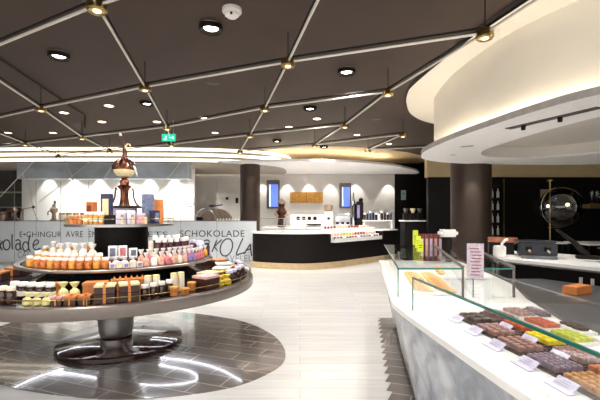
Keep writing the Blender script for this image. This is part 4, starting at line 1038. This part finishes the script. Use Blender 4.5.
# work counter along the back wall
bk = thing('back_worktop', 'white worktop with cupboards along the back wall', 'worktop', (1.0, 15.3, 0))
obj('cupboards', MB().box((-.35, 0, .5), (4.4, .7, .998)), M['whitewall'], bk, smooth=False)
obj('worktop', MB().box((-.35, 0, 1.02), (4.5, .8, .04)), M['whitetop'], bk, smooth=False)
zw = 1.042
def screen(label, px, y0, y1, w):
    x = DX(px, 15.8); zz0, zz1 = DZ(y1, 15.8), DZ(y0, 15.8); W = w * 15.8 / F
    t = thing('wall_screen', label, 'screen', (x, 15.9, (zz0 + zz1) / 2), 0, 'upright wall screens')
    obj('screen_frame', MB().box((0, 0, 0), (W, .08, zz1 - zz0), bev=.006), M['greyrail'], t)
    obj('lit_panel', MB().box((.02, -.043, -.05), (W * .68, .008, (zz1 - zz0) * .78)), E_blue, t, smooth=False)
    obj('pale_strip', MB().box((.02 - W * .28, -.048, -.05), (W * .1, .004, (zz1 - zz0) * .78)), E_bluel, t, smooth=False)
screen('blue lit upright screen left of the golden board', 273, 180, 208.5, 13)
screen('blue lit upright screen right of the golden board', 345.5, 183, 208, 11.5)
x0, x1 = DX(290, 15.85), DX(323, 15.85)
t = thing('menu_board', 'wide golden brown board on the white back wall', 'board', ((x0 + x1) / 2, 15.92, DZ(197.5, 15.85)))
obj('board', MB().box((0, 0, 0), (x1 - x0, .05, .45), bev=.006), M['board'], t)
obj('board_seam', MB().box((0, -.027, 0), (.015, .004, .44)), M['brownbox'], t)
# machine with dials under the board
t = thing('oven_bank', 'white oven bank with four dark dials under the golden board', 'oven', (DX(307, 15.3), 15.35, zw))
obj('casing', MB().box((0, 0, .24), (1.3, .5, .48), bev=.01), M['plastic_white'], t)
for k in range(4): obj('dial', MB().lathe([(0, -.02), (.075, -.02), (.09, 0)], 18).box((0, 0, -.024), (.02, .1, .01)) if False else MB().box((-.35 + .22 * k, -.26, .34), (.14, .02, .14), bev=.02), M['blackmatte'], t)
obj('black_tray', MB().box((.25, -.32, .1), (.6, .12, .05), bev=.01), M['blackmatte'], t)
t = thing('figure_statue', 'brown carved statuette in front of the left blue screen', 'statue', (DX(281.5, 14.9), 15.0, zw))
obj('statue_body', MB().lathe([(0, 0), (.16, 0), (.17, .05), (.13, .3), (.17, .48), (.2, .6), (.13, .72), (.1, .76), (.13, .84), (.12, .95), (.05, 1.03), (0, 1.04)], 14), M['darkcopper'], t)
for s in (-1, 1): obj('statue_arm', MB().tube([(s * .17, 0, .64), (s * .24, -.05, .5), (s * .12, -.13, .42)], [.05, .045, .035], 8), M['tan'], t)
obj('statue_headdress', MB().lathe([(.14, .9), (.18, .96), (.08, 1.06), (0, 1.12)], 12), M['tan'], t)
t = thing('coffee_machine', 'tall white and brown capsule machine right of the golden board', 'coffee machine', (DX(328.5, 15.0), 15.12, zw))
obj('machine_body', MB().box((0, 0, .3), (.34, .34, .6), bev=.03), M['smoke'], t)
obj('hopper', MB().lathe([(.1, .61), (.16, .66), (.17, .84), (.1, .9), (0, .9)], 18), M['tan'], t)
obj('spout', MB().box((0, -.2, .34), (.1, .1, .08), bev=.01), M['blackmatte'], t)
# espresso machines, tower and packages on the counter
t = thing('espresso_machine', 'steel espresso machine beneath the right blue screen', 'coffee machine', (DX(343, 14.8), 15.05, zw))
obj('machine_body', MB().box((0, 0, .22), (.56, .3, .4), bev=.04), M['chrome'], t)
obj('cup_rail', MB().tube([(-.24, -.1, .5), (.24, -.1, .5)], .012, 8).tube([(-.24, -.1, .42), (-.24, -.1, .5)], .01, 6).tube([(.24, -.1, .42), (.24, -.1, .5)], .01, 6), M['chrome'], t)
for k in range(3): obj('group_head', MB().lathe([(0, .12), (.05, .12), (.06, .2), (0, .2)], 14, (-.2 + .2 * k, -.18, 0)), M['blackmatte'], t)
t = thing('dispenser_tower', 'tall dark and silver dispenser tower beside the right blue screen', 'dispenser', (DX(359, 14.9), 15.05, zw))
obj('tower_body', MB().box((.05, 0, .5), (.26, .26, 1.0), bev=.03), M['blackmatte'], t)
obj('silver_cylinder', MB().lathe([(0, .0), (.12, .0), (.12, .8), (.08, .95), (.04, 1.1), (.02, 1.35), (0, 1.36)], 20, (-.2, -.02, 0)), M['chrome'], t)
obj('blue_panel', MB().box((-.02, -.135, .6), (.1, .01, .5)), M['purplebag'], t)
obj('top_knob', MB().sphere((.1, 0, 1.05), .09), M['blackmatte'], t)
bs = thing('bottle_shelf', 'narrow raised white shelf carrying dark bottles behind the back counter', 'shelf', (2.80, 13.9, 0))
obj('shelf_board', MB().box((0, 0, 1.31), (1.06, .3, .04)), M['whitetop'], bs, smooth=False)
for sx in (-.49, .49): obj('leg', MB().box((sx, 0, .645), (.04, .28, 1.288)), M['whitetop'], bs, smooth=False)
names_ = [('darkjar', 'black'), ('dk_blue', 'dark blue'), ('navy', 'navy'), ('dk_blue', 'dark blue'), ('blackmatte', 'matte black'), ('smoke', 'pale grey'), ('darkjar', 'black')]
for k in range(10):
    kd, kn = names_[k % 7]
    jar('%s from the left of the bottles on the raised white shelf, %s' % (ORD[k], kn), (2.33 + .104 * k, 13.88, 1.3315), .042, .26 + .1 * ((k * 5) % 4) / 3, kd, 'bluegrey' if k % 2 else 'smoke', 'bottles on the raised shelf', cat='bottle')
# cups along the counter, coffee gear at its right end
cupm = lambda: MB().lathe([(0, 0), (.03, 0), (.045, .07), (.04, .07), (.028, .008), (0, .008)], 14).mesh('cup_bowl')
for k in range(10):
    p = Vector((.8, 11.88)).lerp(Vector((2.25, 13.07)), k / 9)
    t = thing('coffee_cup', '%s from the left of the white cups lined along the back counter' % ORD[k], 'cup', (p.x, p.y, zt), .5 * k, 'white cups on the back counter')
    link('cup_bowl', cached('cup', cupm), M['plastic_white'], t)
    link('handle', cached('cuph', lambda: MB().tube([(.04, 0, .055), (.065, 0, .05), (.065, 0, .025), (.035, 0, .018)], .006, 6).mesh('handle')), M['plastic_white'], t)
# dark low cabinet with machines in front of the passage wall
t = thing('sideboard', 'dark sideboard in front of the passage wall carrying black machines', 'sideboard', (3.85, 13.1, 0))
obj('cabinet_body', MB().box((0, 0, .65), (.72, .6, 1.298), bev=.01), M['blackmatte'], t)
obj('cabinet_top', MB().box((0, 0, 1.32), (.8, .66, .04)), M['whitetop'], t)
for k in range(3):
    q = thing('black_grinder', '%s from the left of the black grinders on the dark sideboard' % ORD[k], 'grinder', (3.6 + .24 * k, 13.1, 1.3415), 0, 'black grinders')
    obj('grinder_body', MB().box((0, 0, .12), (.18, .2, .24), bev=.02), M['blackmatte'], q)
    obj('hopper', MB().lathe([(.04, .24), (.09, .36), (.09, .4), (0, .4)], 14), M['goldbox'] if k == 1 else M['greyrail'], q)
for k, px in enumerate((401, 407, 413)):
    pass

# ================================================================== glass screen with lettering
YS = 12.1; XL, XR = -11.6, -1.37; ZM = DZ(221, YS)
gs = thing('glass_screen', 'long glass screen with frosted printed lower half and clear upper half', 'screen', ((XL + XR) / 2, YS, 0))
gx0 = (XL + XR) / 2
obj('frosted_panel', MB().box((0, 0, ZM / 2 + .001), (XR - XL, .03, ZM - .004)), M['frost'], gs, smooth=False)
obj('clear_pane', MB().box((-1.08, 0, ZM + (3.12 - ZM) / 2), (8.05, .012, 3.12 - ZM - .004)), G_screen, gs, smooth=False)
obj('top_rail', MB().box((0, 0, ZM + .004), (XR - XL, .05, .02)), M['greyrail'], gs, smooth=False)
for px in (15, 36.5, 61, 89, 150, 181, 217):
    obj('pane_seam', MB().box((DX(px, YS) - gx0, -.02, 1.3), (.014, .006, 2.55)), M['faint'], gs, smooth=False)
obj('foot_rail', MB().box((0, -.02, .03), (XR - XL, .05, .058)), M['alu'], gs, smooth=False)
# print -----------------------------------------------------------------
def text_mesh(s, size, shear=0, bold=0):
    cu = bpy.data.curves.new('lettering', 'FONT'); cu.body = s; cu.size = size; cu.shear = shear; cu.extrude = .002; cu.offset = bold
    cu.space_character = 1.08
    o = bpy.data.objects.new('lettering', cu); C.objects.link(o)
    bpy.context.view_layer.update()
    me = bpy.data.meshes.new_from_object(o.evaluated_get(bpy.context.evaluated_depsgraph_get()))
    bpy.data.objects.remove(o); bpy.data.curves.remove(cu)
    return me
def write(s, px0, px1, py0, py1, m, shear=0, bold=0, name='lettering'):
    me = text_mesh(s, 1, shear, bold); xs = [v.co.x for v in me.vertices]; ys_ = [v.co.y for v in me.vertices]
    X0_, X1_, Zb, Zt = DX(px0, YS), DX(px1, YS), DZ(py1, YS), DZ(py0, YS)
    sx, sy = (X1_ - X0_) / (max(xs) - min(xs)), (Zt - Zb) / (max(ys_) - min(ys_))
    mx_, my_ = min(xs), min(ys_)
    for v in me.vertices:
        x, y, z = v.co; v.co = ((x - mx_) * sx + X0_ - gx0, -.0165 - z, (y - my_) * sy + Zb)
    return link(name, me, M[m], gs)
def script(strokes, m, r=.022, name='script_lettering'):
    b = MB()
    for s in strokes:
        pts = spline([(x, y) for x, y in s], 6, closed=False) if len(s) > 2 else s
        b.tube([(DX(x, YS) - gx0, -.017, DZ(y, YS)) for x, y in pts], r, 6)
    for v in b.b.verts: v.co.y = -.017 + (v.co.y + .017) * .15
    return obj(name, b, M[m], gs)
def oval(cx, cy, rx, ry, slant=0, a0=0, a1=360, n=12):
    return [(cx + rx * math.cos(R(a0 + (a1 - a0) * k / n)) + slant * math.sin(R(a0 + (a1 - a0) * k / n)), cy - ry * math.sin(R(a0 + (a1 - a0) * k / n))) for k in range(n + 1)]
write('SCHOKOLADE', 180, 244.5, 230.3, 236.8, 'ink', 0, .004)
write('ETS', 148, 168, 231.5, 237, 'ink', 0, .002)
write('E\u2022CHINGUR', 20, 62, 231.5, 237.2, 'ink', 0, .002)
write('AVRE  EN', 66, 97, 231, 237.2, 'ink', 0, .002)
write('AVELELA', 224, 258, 255, 261.5, 'faint', 0, .01)
write('CACAO', 18, 42, 251, 258, 'faint', 0, .01)
script([[(0, 240), (0.2, 250)], [(3.2, 241), (.3, 246)], [(.3, 246), (3, 250)],
        oval(7, 244.8, 3.4, 5), [(12.6, 234), (12.4, 242), (12.8, 249.5)],
        [(16, 241), (18.5, 239.6), (20.5, 241.5), (20.6, 246), (21.8, 250)], oval(18.4, 246.8, 2.2, 3.2),
        oval(26, 246.5, 2.9, 4.6), [(30.5, 234.5), (29, 242), (29.2, 249), (30.8, 250.5)],
        [(33.5, 245.5), (38, 243.5), (38.5, 240.5), (36, 240), (33.8, 243.5), (33.8, 247.5), (36.5, 250), (41, 248)]], 'ink', .024)
script([oval(226.5, 247.3, 6, 8.6, 1.6), [(243, 238), (239.5, 246), (236.5, 254), (241, 253.5), (246, 252)],
        [(244, 254), (247.5, 248.5), (250.5, 244)], [(250.5, 244), (251, 251), (251.8, 256)], [(245.5, 250.5), (251, 248.5)],
        [(217, 240), (214.5, 246), (212, 252)], [(222, 239.5), (214.5, 246.5)], [(214.5, 246.5), (217.5, 251)],
        oval(206, 246, 4.2, 6, 1, 40, 320), oval(198, 246.5, 3.6, 5, 1, 40, 320)], 'ink', .024)

# worktop and things behind the screen ------------------------------------
wz = ZM - .02
wt = thing('workshop_bench', 'long pale workshop bench behind the printed glass screen', 'bench', (-6.0, 12.85, 0))
obj('bench_top', MB().box((-.5, 0, wz - .025), (8.7, 1.1, .05)), M['steel'], wt, smooth=False)
obj('bench_base', MB().box((-.5, .05, (wz - .052) / 2 + .001), (8.6, .9, wz - .054)), M['whitewall'], wt, smooth=False)
wz += .0015; Yb = 12.7
t = thing('mixing_tap', 'thin steel gooseneck frame left on the workshop bench', 'tap', (DX(23, Yb), Yb, wz))
obj('upright', MB().tube([(0, 0, 0), (0, 0, .42)], .025, 8), M['greyrail'], t)
obj('arm', MB().tube([(0, 0, .4), (.2, 0, .44), (.34, 0, .46)], .012, 8).tube([(.3, 0, .47), (.5, 0, .0)], .008, 6), M['greyrail'], t)
obj('knob', MB().sphere((.34, 0, .47), .045), M['blackmatte'], t)
t = thing('rusty_machine', 'rust red machine at the left end of the workshop bench', 'machine', (DX(12, Yb), Yb, wz))
obj('machine_body', MB().lathe([(0, 0), (.2, 0), (.22, .06), (.12, .12), (.1, .28), (.17, .34), (.12, .44), (0, .46)], 18), M['darkcopper'], t)
obj('crank', MB().tube([(-.1, -.1, .3), (-.3, -.1, .2)], .025, 8), M['orangechoc'], t)
t = thing('chocolate_grinder', 'small bronze hand grinder on the workshop bench', 'grinder', (DX(54, Yb), Yb, wz))
obj('grinder_stand', MB().lathe([(0, 0), (.13, 0), (.14, .03), (.07, .08), (.06, .25), (.11, .32), (.12, .42), (.06, .46), (.05, .56), (0, .57)], 16), M['tan'], t)
obj('hopper', MB().lathe([(.02, .56), (.04, .62), (.02, .68), (0, .68)], 12, (.03, 0, 0)), M['greyrail'], t)
obj('crank_handle', MB().tube([(-.1, 0, .37), (-.2, 0, .3), (-.2, 0, .2)], .018, 8), M['darkcopper'], t)
for k in range(4):
    jar('%s from the left of the copper lidded tubs behind the honey jars' % ORD[k], (DX(62 + 7 * k, Yb), Yb, wz), .1, .28, 'creambag', 'orangebox', 'copper lidded tubs on the bench')
t = thing('teal_plate', 'round pale teal disc hanging on the white workshop wall', 'plaque', (DX(188, 13.8), 13.83, DZ(200, 13.8)))
obj('disc', MB().lathe([(0, -.015), (.2, -.015), (.215, 0), (0, .005)], 36), M['teal'], t)
o = t.children[0]; o.rotation_euler = (R(90), 0, 0); o.location = (0, -.005, 0)
rim = obj('rim', MB().tube([(.215 * math.cos(2 * PI * k / 40), -.006, .225 * math.sin(2 * PI * k / 40)) for k in range(41)], .012, 6, cap=False), M['smoke'], t)
# conching wheel and low partition near the column
t = thing('conche_wheel', 'tan arched grinding wheel housing on the bench near the dark column', 'machine', (DX(216, 12.7), 12.75, wz))
b = MB()
b.prism([(.52 * math.cos(R(180 * k / 20)), .42 * math.sin(R(180 * k / 20))) for k in range(21)], -.15, .15)
o = obj('wheel_housing', b, M['tan'], t); o.rotation_euler[0] = R(90); o.location[1] = 0
b = MB(); b.tube([(-.30 - .32 * math.cos(R(180 * k / 14)), -.2, .02 + .36 * math.sin(R(180 * k / 14))) for k in range(15)], .05, 8)
obj('hose_arch', b, M['steel'], t)
obj('motor', MB().box((-.5, -.22, .08), (.2, .1, .12), bev=.02), M['blackmatte'], t)
obj('blue_valve', MB().box((-.12, -.2, .5), (.14, .06, .08), bev=.01).tube([(-.05, -.2, .5), (.25, -.2, .54)], .02, 8), M['navy'], t)
for k in range(8):
    tag(obj('piping_nozzle', MB().lathe([(0, 0), (.05, 0), (.02, .1), (0, .1)], 10, (DX(217 + 3 * k, 12.35), 12.42, wz)), M['plastic_white']), '%s from the left of the small white cones on the bench edge' % ORD[k], 'cone', 'white cones on the bench edge')
t = thing('partition_panel', 'beige low partition with two black sockets left of the dark column', 'partition', (DX(229, 14.2), 14.2, 0))
obj('panel', MB().box((0, 0, 1.16), (.95, .08, 2.3)), M['wall'], t, smooth=False)
for k, (dx, pz_, hh) in enumerate(((-.06, 198.5, .1), (.3, 200.5, .2))): obj('socket', MB().box((dx, -.05, DZ(pz_, 14.2)), (.1, .02, hh), bev=.008), M['blackmatte'], t)
tag(obj('curtain_track', MB().tube([(DX(190, 14.6), 14.3, DZ(169.5, 14.4)), (DX(205, 14.6), 14.6, DZ(169, 14.6)), (DX(222, 14.6), 14.6, DZ(170, 14.6)), (DX(246, 14.6), 14.4, DZ(168.5, 14.4))], .04, 6), M['blackmatte']), 'black ceiling track running left of the dark column', 'track')
# thin tension wires strung over the screen
for (xa, ya), (xb, yb) in (((33, 162), (0, 197)), ((22, 172), (33, 206)), ((95, 158), (39, 202)), ((65, 160), (83, 203)), ((117, 159), (104, 178)), ((126, 178), (142, 198)), ((168, 176), (153, 201)), ((182, 160), (169, 177))):
    obj('tension_wire', MB().tube([(DX(xa, YS - .05) - gx0, -.05, DZ(ya, YS - .05)), (DX(xb, YS - .05) - gx0, -.05, DZ(yb, YS - .05))], .012, 6), M['rail'], gs)
# dark alcove at the far left
t = thing('alcove_shelves', 'dark shelf unit in the alcove at the far left', 'shelf', (-10.9, 14.2, 0))
obj('frame', MB().box((0, .2, 1.4), (2.0, .04, 2.8)).box((-1.0, 0, 1.4), (.05, .4, 2.8)).box((1.0, 0, 1.4), (.05, .4, 2.8)), M['blackmatte'], t, smooth=False)
for k in range(4): obj('shelf_board', MB().box((0, 0, .7 + .55 * k), (1.94, .36, .04)), M['steel'] if k > 1 else M['blackmatte'], t, smooth=False)
for k in range(5):
    jar('%s from the left of the pale canisters on the dark alcove shelf' % ORD[k], (-11.6 + .36 * k, 14.15, 1.2715), .11, .36, ('smoke', 'darkjar', 'pinktop', 'bluegrey', 'smoke')[k], 'alu', 'canisters in the alcove')

# ================================================================== camera and look
cam = bpy.data.cameras.new('camera'); co = bpy.data.objects.new('camera', cam); C.objects.link(co)
cam.sensor_width = 36; cam.lens = 36 * F / 600; cam.shift_y = 14 / 600; cam.clip_start = .05
co.location = (0, 0, EYE); co.rotation_euler = (R(90), 0, 0)
sc.camera = co
w = bpy.data.worlds.new('world'); sc.world = w; w.use_nodes = True
w.node_tree.nodes['Background'].inputs[0].default_value = (1, .975, .94, 1); w.node_tree.nodes['Background'].inputs[1].default_value = 1.7
vs = sc.view_settings; vs.view_transform = 'Standard'; vs.look = 'None'; vs.gamma = 1; vs.exposure = .5; vs.use_curve_mapping = False
sc.cycles.use_denoising = True
sc.cycles.max_bounces = 10; sc.cycles.transparent_max_bounces = 24; sc.cycles.sample_clamp_indirect = 6
